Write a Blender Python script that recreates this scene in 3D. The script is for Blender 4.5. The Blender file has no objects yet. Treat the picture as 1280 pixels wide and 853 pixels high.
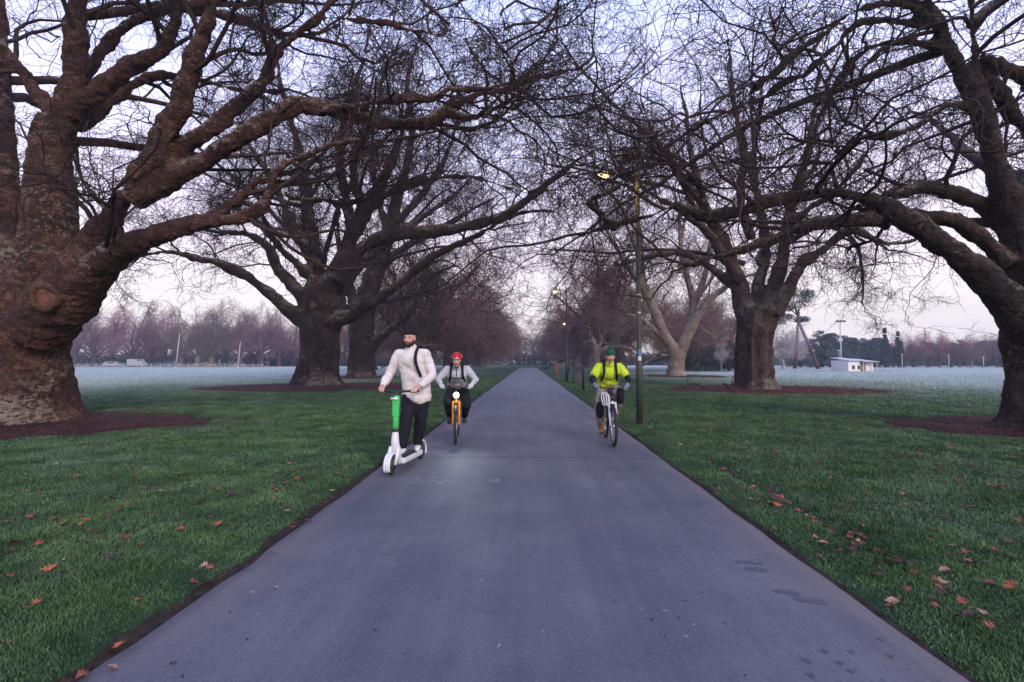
import bpy, math, random
import numpy as np
from mathutils import Vector, Matrix, noise as mnoise
PI = math.pi
rng = np.random.default_rng(11)
random.seed(5)
HAZE, EXPO = 0.0008, 0.14
SC = bpy.context.scene
COL = SC.collection
# ------------------------------------------------------------------ camera
F = 640.0
CAMH = 1.48
yaw = math.atan(20/640)
pitch = math.atan(25.5/640)
cam_d = bpy.data.cameras.new('camera')
cam = bpy.data.objects.new('camera', cam_d)
COL.objects.link(cam)
cam_d.sensor_width = 36
cam_d.lens = 18.0
cam_d.clip_end = 3000
cam.location = (0, 0, CAMH)
cam.rotation_euler = (PI/2 + pitch, 0, yaw)
SC.camera = cam
CR = np.array(cam.rotation_euler.to_matrix())

def ray(px, py):
    return CR @ np.array([(px-640)/F, -(py-426.5)/F, -1.0])
def W(px, py, Y):
    d = ray(px, py)
    return np.array([0, 0, CAMH]) + d*(Y/d[1])
def G(px, py, z=0.0):
    d = ray(px, py)
    return np.array([0, 0, CAMH]) + d*((z-CAMH)/d[2])

# ------------------------------------------------------------------ object helpers
def tag(o, label=None, cat=None, group=None, kind=None):
    if label: o['label'] = label
    if cat: o['category'] = cat
    if group: o['group'] = group
    if kind: o['kind'] = kind
    return o
def empty(name, loc=(0,0,0), rz=0.0, **k):
    o = bpy.data.objects.new(name, None)
    o.empty_display_size = 0.2
    COL.objects.link(o)
    o.location = tuple(float(v) for v in loc)
    o.rotation_euler = (0, 0, rz)
    return tag(o, **k)
class Buf:
    def __init__(s):
        s.V = []; s.F = []; s.n = 0
    def add(s, v, *faces):
        v = np.asarray(v, dtype=np.float64).reshape(-1, 3)
        for f in faces:
            f = np.asarray(f, dtype=np.int64)
            if f.size: s.F.append(f + s.n)
        s.V.append(v); s.n += len(v)
    def merge(s, o):
        for f in o.F: s.F.append(f + s.n)
        s.V += o.V; s.n += o.n
    def mesh(s, name, smooth=True):
        me = bpy.data.meshes.new(name)
        V = np.concatenate(s.V)
        me.vertices.add(len(V)); me.vertices.foreach_set('co', V.astype(np.float32).ravel())
        loops = np.concatenate([f.ravel() for f in s.F]).astype(np.int32)
        sizes = np.concatenate([np.full(len(f), f.shape[1]) for f in s.F]).astype(np.int32)
        starts = np.concatenate([[0], np.cumsum(sizes)[:-1]]).astype(np.int32)
        me.loops.add(len(loops)); me.loops.foreach_set('vertex_index', loops)
        me.polygons.add(len(sizes)); me.polygons.foreach_set('loop_start', starts)
        me.polygons.foreach_set('loop_total', sizes)
        me.polygons.foreach_set('use_smooth', np.full(len(sizes), smooth))
        me.update(calc_edges=True)
        return me
    def obj(s, name, mat, parent=None, smooth=True):
        me = s.mesh(name, smooth)
        return link(name, me, mat, parent)
def link(name, me, mat, parent=None):
    o = bpy.data.objects.new(name, me)
    COL.objects.link(o)
    if parent is not None: o.parent = parent
    if mat is not None:
        if not me.materials: me.materials.append(mat)
        o.material_slots[0].link = 'OBJECT'
        o.material_slots[0].material = mat
    return o
def copy_tree(root, loc, rz, scale=1.0, mats=None):
    r = root.copy(); COL.objects.link(r)
    r.location = loc; r.rotation_euler = (0, 0, rz); r.scale = (scale,)*3 if not isinstance(scale, tuple) else scale
    for ch in list(root.children):
        c = ch.copy(); COL.objects.link(c); c.parent = r
        if mats and ch.name.split('.')[0] in mats: c.material_slots[0].material = mats[ch.name.split('.')[0]]
        for g in ch.children:
            d = g.copy(); COL.objects.link(d); d.parent = c
    return r
def nrm(v):
    return v/np.maximum(np.linalg.norm(v, axis=-1, keepdims=True), 1e-9)
# ------------------------------------------------------------------ tubes
def tubes(buf, P, R, S=3, cap=False, lobe=None):
    P = np.asarray(P, float); R = np.asarray(R, float)
    if P.ndim == 2: P = P[None]; R = R[None]
    M, K, _ = P.shape
    T = np.empty_like(P)
    T[:, 1:-1] = P[:, 2:]-P[:, :-2]; T[:, 0] = P[:, 1]-P[:, 0]; T[:, -1] = P[:, -1]-P[:, -2]
    T = nrm(T)
    ref = rng.normal(size=(M, 3)); N = np.empty_like(P)
    n = nrm(np.cross(T[:, 0], ref)); N[:, 0] = n
    for k in range(1, K):
        n = n - (n*T[:, k]).sum(-1, keepdims=True)*T[:, k]
        n = nrm(n); N[:, k] = n
    B = np.cross(T, N)
    a = np.arange(S)*2*PI/S
    ca, sa = np.cos(a), np.sin(a)
    RR = R[:, :, None]*np.ones(S)
    if lobe is not None: RR = RR*lobe(M, K, a)
    V = P[:, :, None, :] + RR[..., None]*(ca[None, None, :, None]*N[:, :, None, :] + sa[None, None, :, None]*B[:, :, None, :])
    idx = np.arange(M*K*S).reshape(M, K, S)
    A = idx[:, :-1, :]; C = idx[:, 1:, :]
    q = np.stack([A, np.roll(A, -1, 2), np.roll(C, -1, 2), C], -1).reshape(-1, 4)
    if not cap:
        buf.add(V, q); return
    V = V.reshape(-1, 3)
    ends = np.concatenate([P[:, 0], P[:, -1]])
    c0 = M*K*S + np.arange(M); c1 = c0 + M
    s0 = idx[:, 0]; s1 = idx[:, -1]
    t0 = np.stack([np.repeat(c0[:, None], S, 1), np.roll(s0, -1, 1), s0], -1).reshape(-1, 3)
    t1 = np.stack([np.repeat(c1[:, None], S, 1), s1, np.roll(s1, -1, 1)], -1).reshape(-1, 3)
    buf.add(np.concatenate([V, ends]), q, t0, t1)
def tube(buf, pts, r, S=10, cap=True):
    pts = np.asarray(pts, float)
    r = np.full(len(pts), r) if np.isscalar(r) else np.asarray(r, float)
    tubes(buf, pts, r, S, cap)
def box(buf, c, s, R=None):
    c = np.asarray(c, float); s = np.asarray(s, float)/2
    v = np.array([[x, y, z] for x in (-1, 1) for y in (-1, 1) for z in (-1, 1)])*s
    if R is not None: v = v @ np.array(R).T
    f = [[0,1,3,2],[4,6,7,5],[0,4,5,1],[2,3,7,6],[0,2,6,4],[1,5,7,3]]
    buf.add(v+c, f)
def ball(buf, c, r, nu=12, nv=8, R=None):
    r = np.full(3, r) if np.isscalar(r) else np.asarray(r, float)
    u = np.arange(nu)*2*PI/nu; w = (np.arange(1, nv))*PI/nv
    pts = [[0, 0, 1]] + [[math.sin(b)*math.cos(a), math.sin(b)*math.sin(a), math.cos(b)] for b in w for a in u] + [[0, 0, -1]]
    v = np.array(pts)*r
    if R is not None: v = v @ np.array(R).T
    q = []; t = []
    for j in range(nv-2):
        for i in range(nu):
            a = 1+j*nu+i; b = 1+j*nu+(i+1) % nu
            q.append([a, a+nu, b+nu, b])
    last = 1+(nv-1)*nu
    for i in range(nu):
        t.append([0, 1+i, 1+(i+1) % nu]); t.append([last, 1+(nv-2)*nu+(i+1) % nu, 1+(nv-2)*nu+i])
    buf.add(v+np.asarray(c, float), q, t)
def chain(buf, pts, rad, S=12):
    """tapered limb with round joints"""
    pts = np.asarray(pts, float)
    tube(buf, pts, rad, S)
    for p, r in zip(pts, rad): ball(buf, p, r, S, 8)
def torus(buf, c, R, r, axis='x', nu=32, nv=8):
    u = np.arange(nu)*2*PI/nu; w = np.arange(nv)*2*PI/nv
    U, Wv = np.meshgrid(u, w, indexing='ij')
    a = (R+r*np.cos(Wv)); x = r*np.sin(Wv); y = a*np.cos(U); z = a*np.sin(U)
    V = np.stack([x, y, z], -1)
    if axis == 'y': V = np.stack([y, x, z], -1)
    if axis == 'z': V = np.stack([y, z, x], -1)
    idx = np.arange(nu*nv).reshape(nu, nv)
    q = np.stack([idx, np.roll(idx, -1, 0), np.roll(np.roll(idx, -1, 0), -1, 1), np.roll(idx, -1, 1)], -1).reshape(-1, 4)
    buf.add(V.reshape(-1, 3)+np.asarray(c, float), q)
def catmull(P, n):
    P = np.asarray(P, float)
    if len(P) == 2:
        t = np.linspace(0, 1, n)[:, None]; return P[0]*(1-t)+P[1]*t
    Q = np.concatenate([[2*P[0]-P[1]], P, [2*P[-1]-P[-2]]])
    m = len(P)-1; out = []
    for s in np.linspace(0, m, n):
        i = min(int(s), m-1); t = s-i
        a, b, c, d = Q[i], Q[i+1], Q[i+2], Q[i+3]
        out.append(0.5*((2*b)+(c-a)*t+(2*a-5*b+4*c-d)*t*t+(3*b-a-3*c+d)*t**3))
    return np.array(out)
_tex = {}
def cloud(scale, depth=3, kind='CLOUDS'):
    k = (scale, depth, kind)
    if k not in _tex:
        t = bpy.data.textures.new('bark_relief', kind)
        t.noise_scale = scale
        if kind == 'CLOUDS': t.noise_depth = depth
        _tex[k] = t
    return _tex[k]
def fuse(buf, name, voxel, smooth=3, disp=(), adapt=0.0):
    """merge overlapping closed shapes into one continuous surface"""
    me = buf.mesh(name)
    o = bpy.data.objects.new('tmp', me); COL.objects.link(o)
    m = o.modifiers.new('r', 'REMESH'); m.mode = 'VOXEL'; m.voxel_size = voxel; m.use_smooth_shade = True; m.adaptivity = adapt
    if smooth:
        m = o.modifiers.new('s', 'SMOOTH'); m.factor = 0.6; m.iterations = smooth
    for (sc, st, kind) in disp:
        m = o.modifiers.new('d', 'DISPLACE'); m.texture = cloud(sc, 3, kind); m.strength = st; m.mid_level = 0.53
        m.texture_coords = 'LOCAL'
    dg = bpy.context.evaluated_depsgraph_get()
    ev = o.evaluated_get(dg)
    out = bpy.data.meshes.new_from_object(ev)
    bpy.data.objects.remove(o); bpy.data.meshes.remove(me)
    out.name = name
    out.materials.clear()
    out.polygons.foreach_set('use_smooth', np.full(len(out.polygons), True))
    return out
# ------------------------------------------------------------------ materials
def mat_new(name):
    m = bpy.data.materials.new(name); m.use_nodes = True
    nt = m.node_tree
    return m, nt, nt.nodes['Principled BSDF']
def simple(name, col, rough=0.6, metal=0.0, bump=0.0, bscale=60.0, var=0.0, emit=None, estr=0.0, spec=0.5, vscale=8.0):
    m, nt, b = mat_new(name)
    b.inputs['Base Color'].default_value = (*col, 1)
    b.inputs['Roughness'].default_value = rough
    b.inputs['Metallic'].default_value = metal
    b.inputs['Specular IOR Level'].default_value = spec
    tc = nt.nodes.new('ShaderNodeTexCoord')
    if var:
        n = nt.nodes.new('ShaderNodeTexNoise'); n.inputs['Scale'].default_value = vscale; n.inputs['Detail'].default_value = 6
        nt.links.new(tc.outputs['Object'], n.inputs['Vector'])
        r = nt.nodes.new('ShaderNodeValToRGB')
        r.color_ramp.elements[0].position = 0.3; r.color_ramp.elements[1].position = 0.7
        r.color_ramp.elements[0].color = (*[c*(1-var) for c in col], 1)
        r.color_ramp.elements[1].color = (*[min(1, c*(1+var)) for c in col], 1)
        nt.links.new(n.outputs['Fac'], r.inputs['Fac']); nt.links.new(r.outputs['Color'], b.inputs['Base Color'])
    if bump:
        n = nt.nodes.new('ShaderNodeTexNoise'); n.inputs['Scale'].default_value = bscale; n.inputs['Detail'].default_value = 4
        nt.links.new(tc.outputs['Object'], n.inputs['Vector'])
        bp = nt.nodes.new('ShaderNodeBump'); bp.inputs['Strength'].default_value = bump; bp.inputs['Distance'].default_value = 0.01
        nt.links.new(n.outputs['Fac'], bp.inputs['Height']); nt.links.new(bp.outputs['Normal'], b.inputs['Normal'])
    if emit:
        b.inputs['Emission Color'].default_value = (*emit, 1); b.inputs['Emission Strength'].default_value = estr
    return m
class NT:
    def __init__(s, m): s.t = m.node_tree; s.n = s.t.nodes; s.l = s.t.links
    def pos(s):
        g = s.n.new('ShaderNodeNewGeometry'); return g.outputs['Position']
    def tex(s, kind='Object'):
        g = s.n.new('ShaderNodeTexCoord'); return g.outputs[kind]
    def noise(s, vec, scale, detail=4, rough=0.55, out='Fac', dist=0.0):
        n = s.n.new('ShaderNodeTexNoise'); n.inputs['Scale'].default_value = scale
        n.inputs['Detail'].default_value = detail; n.inputs['Roughness'].default_value = rough
        n.inputs['Distortion'].default_value = dist
        s.l.new(vec, n.inputs['Vector']); return n.outputs[out]
    def voro(s, vec, scale, feature='F1', out='Distance', rand=1.0):
        n = s.n.new('ShaderNodeTexVoronoi'); n.feature = feature; n.inputs['Scale'].default_value = scale
        n.inputs['Randomness'].default_value = rand
        s.l.new(vec, n.inputs['Vector']); return n.outputs[out]
    def map(s, v, a, b, c=0.0, d=1.0, smooth=True):
        n = s.n.new('ShaderNodeMapRange'); n.interpolation_type = 'SMOOTHSTEP' if smooth else 'LINEAR'
        for i, x in enumerate((v, a, b, c, d)):
            if isinstance(x, (int, float)): n.inputs[i].default_value = x
            else: s.l.new(x, n.inputs[i])
        return n.outputs[0]
    def math(s, op, a, b=None, c=None):
        n = s.n.new('ShaderNodeMath'); n.operation = op
        for i, x in enumerate((a, b, c)):
            if x is None: continue
            if isinstance(x, (int, float)): n.inputs[i].default_value = x
            else: s.l.new(x, n.inputs[i])
        return n.outputs[0]
    def sep(s, v):
        n = s.n.new('ShaderNodeSeparateXYZ'); s.l.new(v, n.inputs[0]); return n.outputs
    def scale(s, v, sx, sy, sz):
        n = s.n.new('ShaderNodeMapping'); n.inputs['Scale'].default_value = (sx, sy, sz); s.l.new(v, n.inputs[0]); return n.outputs[0]
    def mix(s, f, a, b, mode='MIX'):
        n = s.n.new('ShaderNodeMix'); n.data_type = 'RGBA'; n.blend_type = mode
        for i, x in ((0, f), (6, a), (7, b)):
            if isinstance(x, (int, float)): n.inputs[i].default_value = x
            elif isinstance(x, tuple): n.inputs[i].default_value = (*x, 1)
            else: s.l.new(x, n.inputs[i])
        return n.outputs[2]
    def ramp(s, v, stops):
        n = s.n.new('ShaderNodeValToRGB'); cr = n.color_ramp
        while len(cr.elements) < len(stops): cr.elements.new(0.5)
        for e, (p, c) in zip(cr.elements, stops): e.position = p; e.color = (*c, 1)
        s.l.new(v, n.inputs[0]); return n.outputs[0]
    def bump(s, h, strength, dist, normal=None):
        n = s.n.new('ShaderNodeBump'); n.inputs['Strength'].default_value = strength; n.inputs['Distance'].default_value = dist
        s.l.new(h, n.inputs['Height'])
        if normal is not None: s.l.new(normal, n.inputs['Normal'])
        return n.outputs[0]
def bark(name, dark, mid, light, lichen=(0.30, 0.29, 0.20), lich=0.6, scale=1.0, bump=1.0, ribs=False):
    m, nt, b = mat_new(name); t = NT(m)
    v = t.tex('Object')
    v2 = t.scale(v, 1, 1, 0.35) if ribs else v
    n1 = t.noise(v2, 1.6*scale, 8, 0.65)
    n2 = t.noise(v2, 14*scale, 6, 0.7)
    n3 = t.noise(v, 11*scale, 7, 0.72, dist=0.8)
    c = t.ramp(n1, [(0.28, dark), (0.52, mid), (0.72, light)])
    c = t.mix(t.map(n2, 0.35, 0.7), t.mix(0.75, c, dark), c)
    ck = t.voro(t.mix(0.10, v2, t.noise(v, 5*scale, 4, out='Color')), 8*scale, 'DISTANCE_TO_EDGE')
    c = t.mix(t.map(ck, 0.0, 0.09, 0.28, 0.0), c, tuple(q*0.5 for q in dark))
    # flaking paler plates and lichen on the upper side of limbs
    g = t.n.new('ShaderNodeNewGeometry')
    nz = t.sep(g.outputs['Normal'])[2]
    up = t.map(nz, -0.3, 0.8, 0.0, 0.17)
    lm = t.map(t.math('ADD', n3, up), 0.575, 0.63)
    big = t.map(t.noise(v, 0.55*scale, 3), 0.44, 0.60)
    lm = t.math('MULTIPLY', t.math('MULTIPLY', lm, big), lich)
    c = t.mix(lm, c, lichen)
    t.l.new(c, b.inputs['Base Color'])
    b.inputs['Roughness'].default_value = 0.85
    b.inputs['Specular IOR Level'].default_value = 0.25
    vv = t.voro(v2, 9*scale)
    rg = t.noise(t.scale(v, 1.5, 1.5, 7.0), 3.2*scale, 5, 0.6, dist=1.2) if not ribs else t.noise(t.scale(v, 7, 7, 0.6), 1.6*scale, 5, 0.6, dist=1.0)
    c2 = t.mix(t.map(rg, 0.36, 0.50, 0.55, 0.0), c, dark); t.l.new(c2, b.inputs['Base Color'])
    h = t.math('ADD', t.math('MULTIPLY', rg, 1.3), t.math('MULTIPLY', n2, 0.8)); h = t.math('ADD', h, t.math('MULTIPLY', n2, 0.0), t.math('MULTIPLY', vv, 0.6))
    h = t.math('ADD', h, t.math('MULTIPLY', t.noise(v2, 45*scale, 4), 0.3))
    h = t.math('ADD', h, t.map(ck, 0.0, 0.12, 0.0, 0.18))
    t.l.new(t.bump(h, 1.0*bump, 0.07), b.inputs['Normal'])
    return m
M = {}
M['bark_red'] = bark('reddish_bark', (0.020, 0.011, 0.010), (0.16, 0.072, 0.055), (0.36, 0.20, 0.155), lichen=(0.34, 0.31, 0.24), lich=0.65)
M['bark_dark'] = bark('dark_bark', (0.010, 0.007, 0.007), (0.062, 0.038, 0.031), (0.17, 0.105, 0.08), lichen=(0.27, 0.235, 0.165), lich=0.6)
M['bark_ribbed'] = bark('ribbed_bark', (0.022, 0.015, 0.013), (0.10, 0.062, 0.052), (0.21, 0.135, 0.11), lich=0.45, ribs=True)
M['bark_pale'] = bark('pale_bark', (0.10, 0.075, 0.06), (0.24, 0.185, 0.145), (0.42, 0.34, 0.27), lichen=(0.5, 0.45, 0.36), lich=0.5, bump=0.6)
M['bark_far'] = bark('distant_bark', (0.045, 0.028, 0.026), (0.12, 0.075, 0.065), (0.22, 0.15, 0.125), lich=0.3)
M['bark_white'] = bark('white_bark', (0.28, 0.25, 0.24), (0.5, 0.46, 0.44), (0.65, 0.6, 0.58), lich=0.2)
def twigmat(name, a, b_, sc=0.6):
    m, nt, b = mat_new(name); t = NT(m)
    n = t.noise(t.tex('Object'), sc, 3)
    t.l.new(t.ramp(n, [(0.35, a), (0.65, b_)]), b.inputs['Base Color'])
    b.inputs['Roughness'].default_value = 0.8; b.inputs['Specular IOR Level'].default_value = 0.2
    return m
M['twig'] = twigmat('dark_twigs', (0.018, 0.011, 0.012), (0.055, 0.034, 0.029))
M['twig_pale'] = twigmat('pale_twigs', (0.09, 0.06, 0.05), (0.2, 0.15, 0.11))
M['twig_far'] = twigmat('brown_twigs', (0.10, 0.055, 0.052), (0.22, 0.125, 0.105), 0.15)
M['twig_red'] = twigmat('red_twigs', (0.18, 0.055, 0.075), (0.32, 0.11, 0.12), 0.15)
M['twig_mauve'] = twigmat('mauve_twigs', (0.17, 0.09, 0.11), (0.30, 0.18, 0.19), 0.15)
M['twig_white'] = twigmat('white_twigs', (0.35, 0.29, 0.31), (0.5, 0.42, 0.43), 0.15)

# ------------------------------------------------------------------ tree growth
def grow(P0, D0, L, K, wig, trop, curl=0.0):
    Mn = len(P0); P = np.empty((Mn, K, 3)); P[:, 0] = P0; D = nrm(D0.copy())
    step = (np.asarray(L)/(K-1)).reshape(-1, 1)
    bend = rng.normal(size=(Mn, 3))*curl
    for k in range(1, K):
        D = nrm(D + rng.normal(size=(Mn, 3))*wig + bend + trop)
        P[:, k] = P[:, k-1] + D*step
    return P
def sprout(P, R, n, t0, t1, amin, amax, lmin, lmax, rk, K, wig, trop, taper=0.45, rmax=9, rmin=0.0, curl=0.0, out=None, outk=0.0):
    Mn, Kp, _ = P.shape
    u = (np.arange(n)[None, :] + rng.random((Mn, n)))/n
    t = t0 + (t1-t0)*u
    t[:, -1] = 0.985
    s = t*(Kp-1); i = np.minimum(s.astype(int), Kp-2); fr = (s-i)
    mi = np.arange(Mn)[:, None]
    A = P[mi, i]; B = P[mi, i+1]
    pos = A + (B-A)*fr[..., None]; tan = nrm(B-A)
    rad = R[mi, i] + (R[mi, i+1]-R[mi, i])*fr
    pos = pos.reshape(-1, 3); tan = tan.reshape(-1, 3); rad = rad.ravel(); tt = t.ravel()
    perp = nrm(np.cross(tan, rng.normal(size=tan.shape)))
    ang = np.radians(rng.uniform(amin, amax, len(tan))); ang[tt > 0.98] *= 0.35
    D = np.cos(ang)[:, None]*tan + np.sin(ang)[:, None]*perp
    if out is not None:
        o = pos - out; o[:, 2] *= 0.4; D = D + outk*nrm(o)
    L = rng.uniform(lmin, lmax, len(tan))*(1.15-0.45*tt)
    L[tt > 0.98] = lmax*rng.uniform(0.7, 1.0, (tt > 0.98).sum())
    r0 = np.clip(rad*rk, rmin, rmax)
    C = grow(pos, D, L, K, wig, trop, curl)
    Rc = r0[:, None]*np.linspace(1, taper, K)[None, :]
    return C, Rc
def keep_clear(P, R, f):
    m = f(P); return P[m], R[m]
def make_crown(buf, limbs, rl, c, den=1.0, t0=0.22, rm=0.10, r3=0.0075, r4=0.0045, droop=-0.05, lim=None, lens=(1, 1, 1, 1), l1len=(2.4, 5.0)):
    """limbs (M,K,3): four orders of branches and twigs"""
    n1, n2, n3, n4 = [max(2, int(round(x*den**0.25))) for x in (6, 5, 6.3, 6.3)]
    P1, R1 = sprout(limbs, rl, n1, t0, 1, 35, 75, l1len[0], l1len[1], 0.45, 11, 0.27, np.array([0, 0, 0.01]), 0.3, rm, 0.03, 0.03, c, 0.25)
    if lim: P1, R1 = keep_clear(P1, R1, lim)
    tubes(buf, P1, R1, 6)
    P2, R2 = sprout(P1, R1, n2, 0.15, 1, 30, 75, 1.1*lens[1], 2.6*lens[1], 0.5, 9, 0.42, np.array([0, 0, droop*0.3]), 0.4, 0.036, 0.012, 0.05, c, 0.15)
    if lim: P2, R2 = keep_clear(P2, R2, lim)
    tubes(buf, P2, R2, 4)
    P3, R3 = sprout(P2, R2, n3, 0.12, 1, 30, 80, 0.5*lens[2], 1.3*lens[2], 0.5, 7, 0.46, np.array([0, 0, droop]), 0.5, 0.013, r3, 0.05)
    if lim: P3, R3 = keep_clear(P3, R3, lim)
    tubes(buf, P3, R3, 3)
    P4, R4 = sprout(P3, R3, n4, 0.1, 1, 25, 75, 0.22*lens[3], 0.6*lens[3], 0.6, 4, 0.32, np.array([0, 0, droop*1.5]), 0.7, r3, r4, 0.08)
    if lim: P4, R4 = keep_clear(P4, R4, lim)
    tubes(buf, P4, R4, 3)
    return P4
def resample_limbs(ls, K=16):
    P = np.array([catmull(l[:, :3], K) for l in ls]); R = np.array([np.interp(np.linspace(0, 1, K), np.linspace(0, 1, len(l)), l[:, 3]) for l in ls])
    return P, R
DZ = 1.0
def Wn(px, py, Y): return W(px, py, Y*DZ)
def pxl(pts):
    """points (px, py, depth, radius in px) -> world x y z r"""
    q = np.array(pts, float); d = np.gradient(q[:, :2], axis=0); w = np.abs(d[:, 1])/np.maximum(np.hypot(d[:, 0], d[:, 1]), 1e-6)
    c = 1/np.sqrt(1+((q[:, 0]-640)/F)**2)      # a wide lens widens upright things near the edge
    f = 0.93*(1-(1-c)*w)
    return np.array([[*W(p[0], p[1], p[2]*DZ), k*p[3]*p[2]*DZ/F] for p, k in zip(pts, f)])
def hero_tree(name, label, base, trunk, limbs, extra, bm, tm, voxel, disp, den, group, r3=0.0075, r4=0.0045, droop=-0.05, flare=None, lim=None, lens=(1, 1, 1, 1), t0=0.22, rm=0.10, rib=0.0):
    base = np.array([base[0], base[1], 0.0])
    root = empty(name, base, label=label, cat='tree', group=group)
    tb = Buf()
    off = base
    for (pts, lob) in trunk:
        q = pts.copy(); q[:, :3] -= off
        P = catmull(q[:, :3], 18); R = np.interp(np.linspace(0, 1, 18), np.linspace(0, 1, len(q)), q[:, 3])
        ph = rng.uniform(0, 6, 4)
        def lobe(Mn, K, a, lob=lob, ph=ph):
            w = np.linspace(1, 0, K)[None, :, None]**1.6
            f = 1 + lob*w*(np.cos(5*a+ph[0])*0.6+np.cos(8*a+ph[1])*0.4) + 0.05*np.cos(3*a+ph[2])
            f = f + rib*(np.cos(9*a+ph[3])*0.6+np.cos(14*a+ph[0])*0.4)
            return f*np.ones((Mn, K, len(a)))
        tubes(tb, P, R, 56 if rib else 28, True, lobe)
    PL, RL = [], []
    L = [l.copy() for l in limbs]
    for l in L: l[:, :3] -= off
    P, R = resample_limbs(L)
    wob = rng.normal(size=P.shape)*0.045*np.linspace(0.2, 1, P.shape[1])[None, :, None]
    P = P+wob
    fe = np.clip(0.06/np.maximum(R[:, -1:], 1e-4), 0.38, 1); R = R*(1-(1-fe)*np.clip((np.linspace(0, 1, P.shape[1])[None, :]-0.5)/0.5, 0, 1))
    # knuckly swelling along the limbs
    R = R*(1+0.05*rng.normal(size=R.shape)*(R > 0.03))
    tubes(tb, P, R, 12, True)
    me = fuse(tb, 'trunk', voxel, 4, disp)
    tr = link('trunk', me, bm, root)
    PP, RR = P, R
    if extra is not None:
        e0, eD, eL, eR = extra
        E = grow(np.array(e0)-off, nrm(np.array(eD, float)), np.array(eL, float), 16, 0.10, np.array([0, 0, 0.01]), 0.02)
        ER = np.array(eR)[:, None]*np.linspace(1, 0.25, 16)[None, :]
        eb = Buf(); tubes(eb, E, ER, 10, True)
        eme = eb.obj('limb', bm, root)
        PP = np.concatenate([P, E]); RR = np.concatenate([R, ER])
    cb = Buf()
    c = np.array([0, 0, 5.0])
    lm = (lambda Q: lim(Q+off)) if lim else None
    make_crown(cb, PP, RR, c, den, t0, rm, r3, r4, droop, lm, lens)
    cb.obj('crown', tm, root)
    return root, tr
# keep the twigs of the near trees away from the lens and out of the open view at eye level
def clear_near(Q):
    p = Q[:, -1]
    lo = Q[:, :, 2].min(1)
    d = np.linalg.norm(p-np.array([0, 0, CAMH]), axis=1)
    return (d > 3.5) & (lo > 3.0)
# ================================================================== near trees
T_ = pxl
row_l = 'plane trees lining the left side of the path'
row_r = 'plane trees lining the right side of the path'
DISP = ((1.1, 0.18, 'CLOUDS'), (0.32, 0.10, 'CLOUDS'), (0.16, 0.05, 'VORONOI'), (0.10, 0.035, 'CLOUDS'))
lim_hi = lambda Q: (Q[:, :, 2].min(1) > 2.5) & (np.linalg.norm(Q[:, -1]-np.array([0, 0, CAMH]), axis=1) > 3.5)
DZ = 0.94
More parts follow.
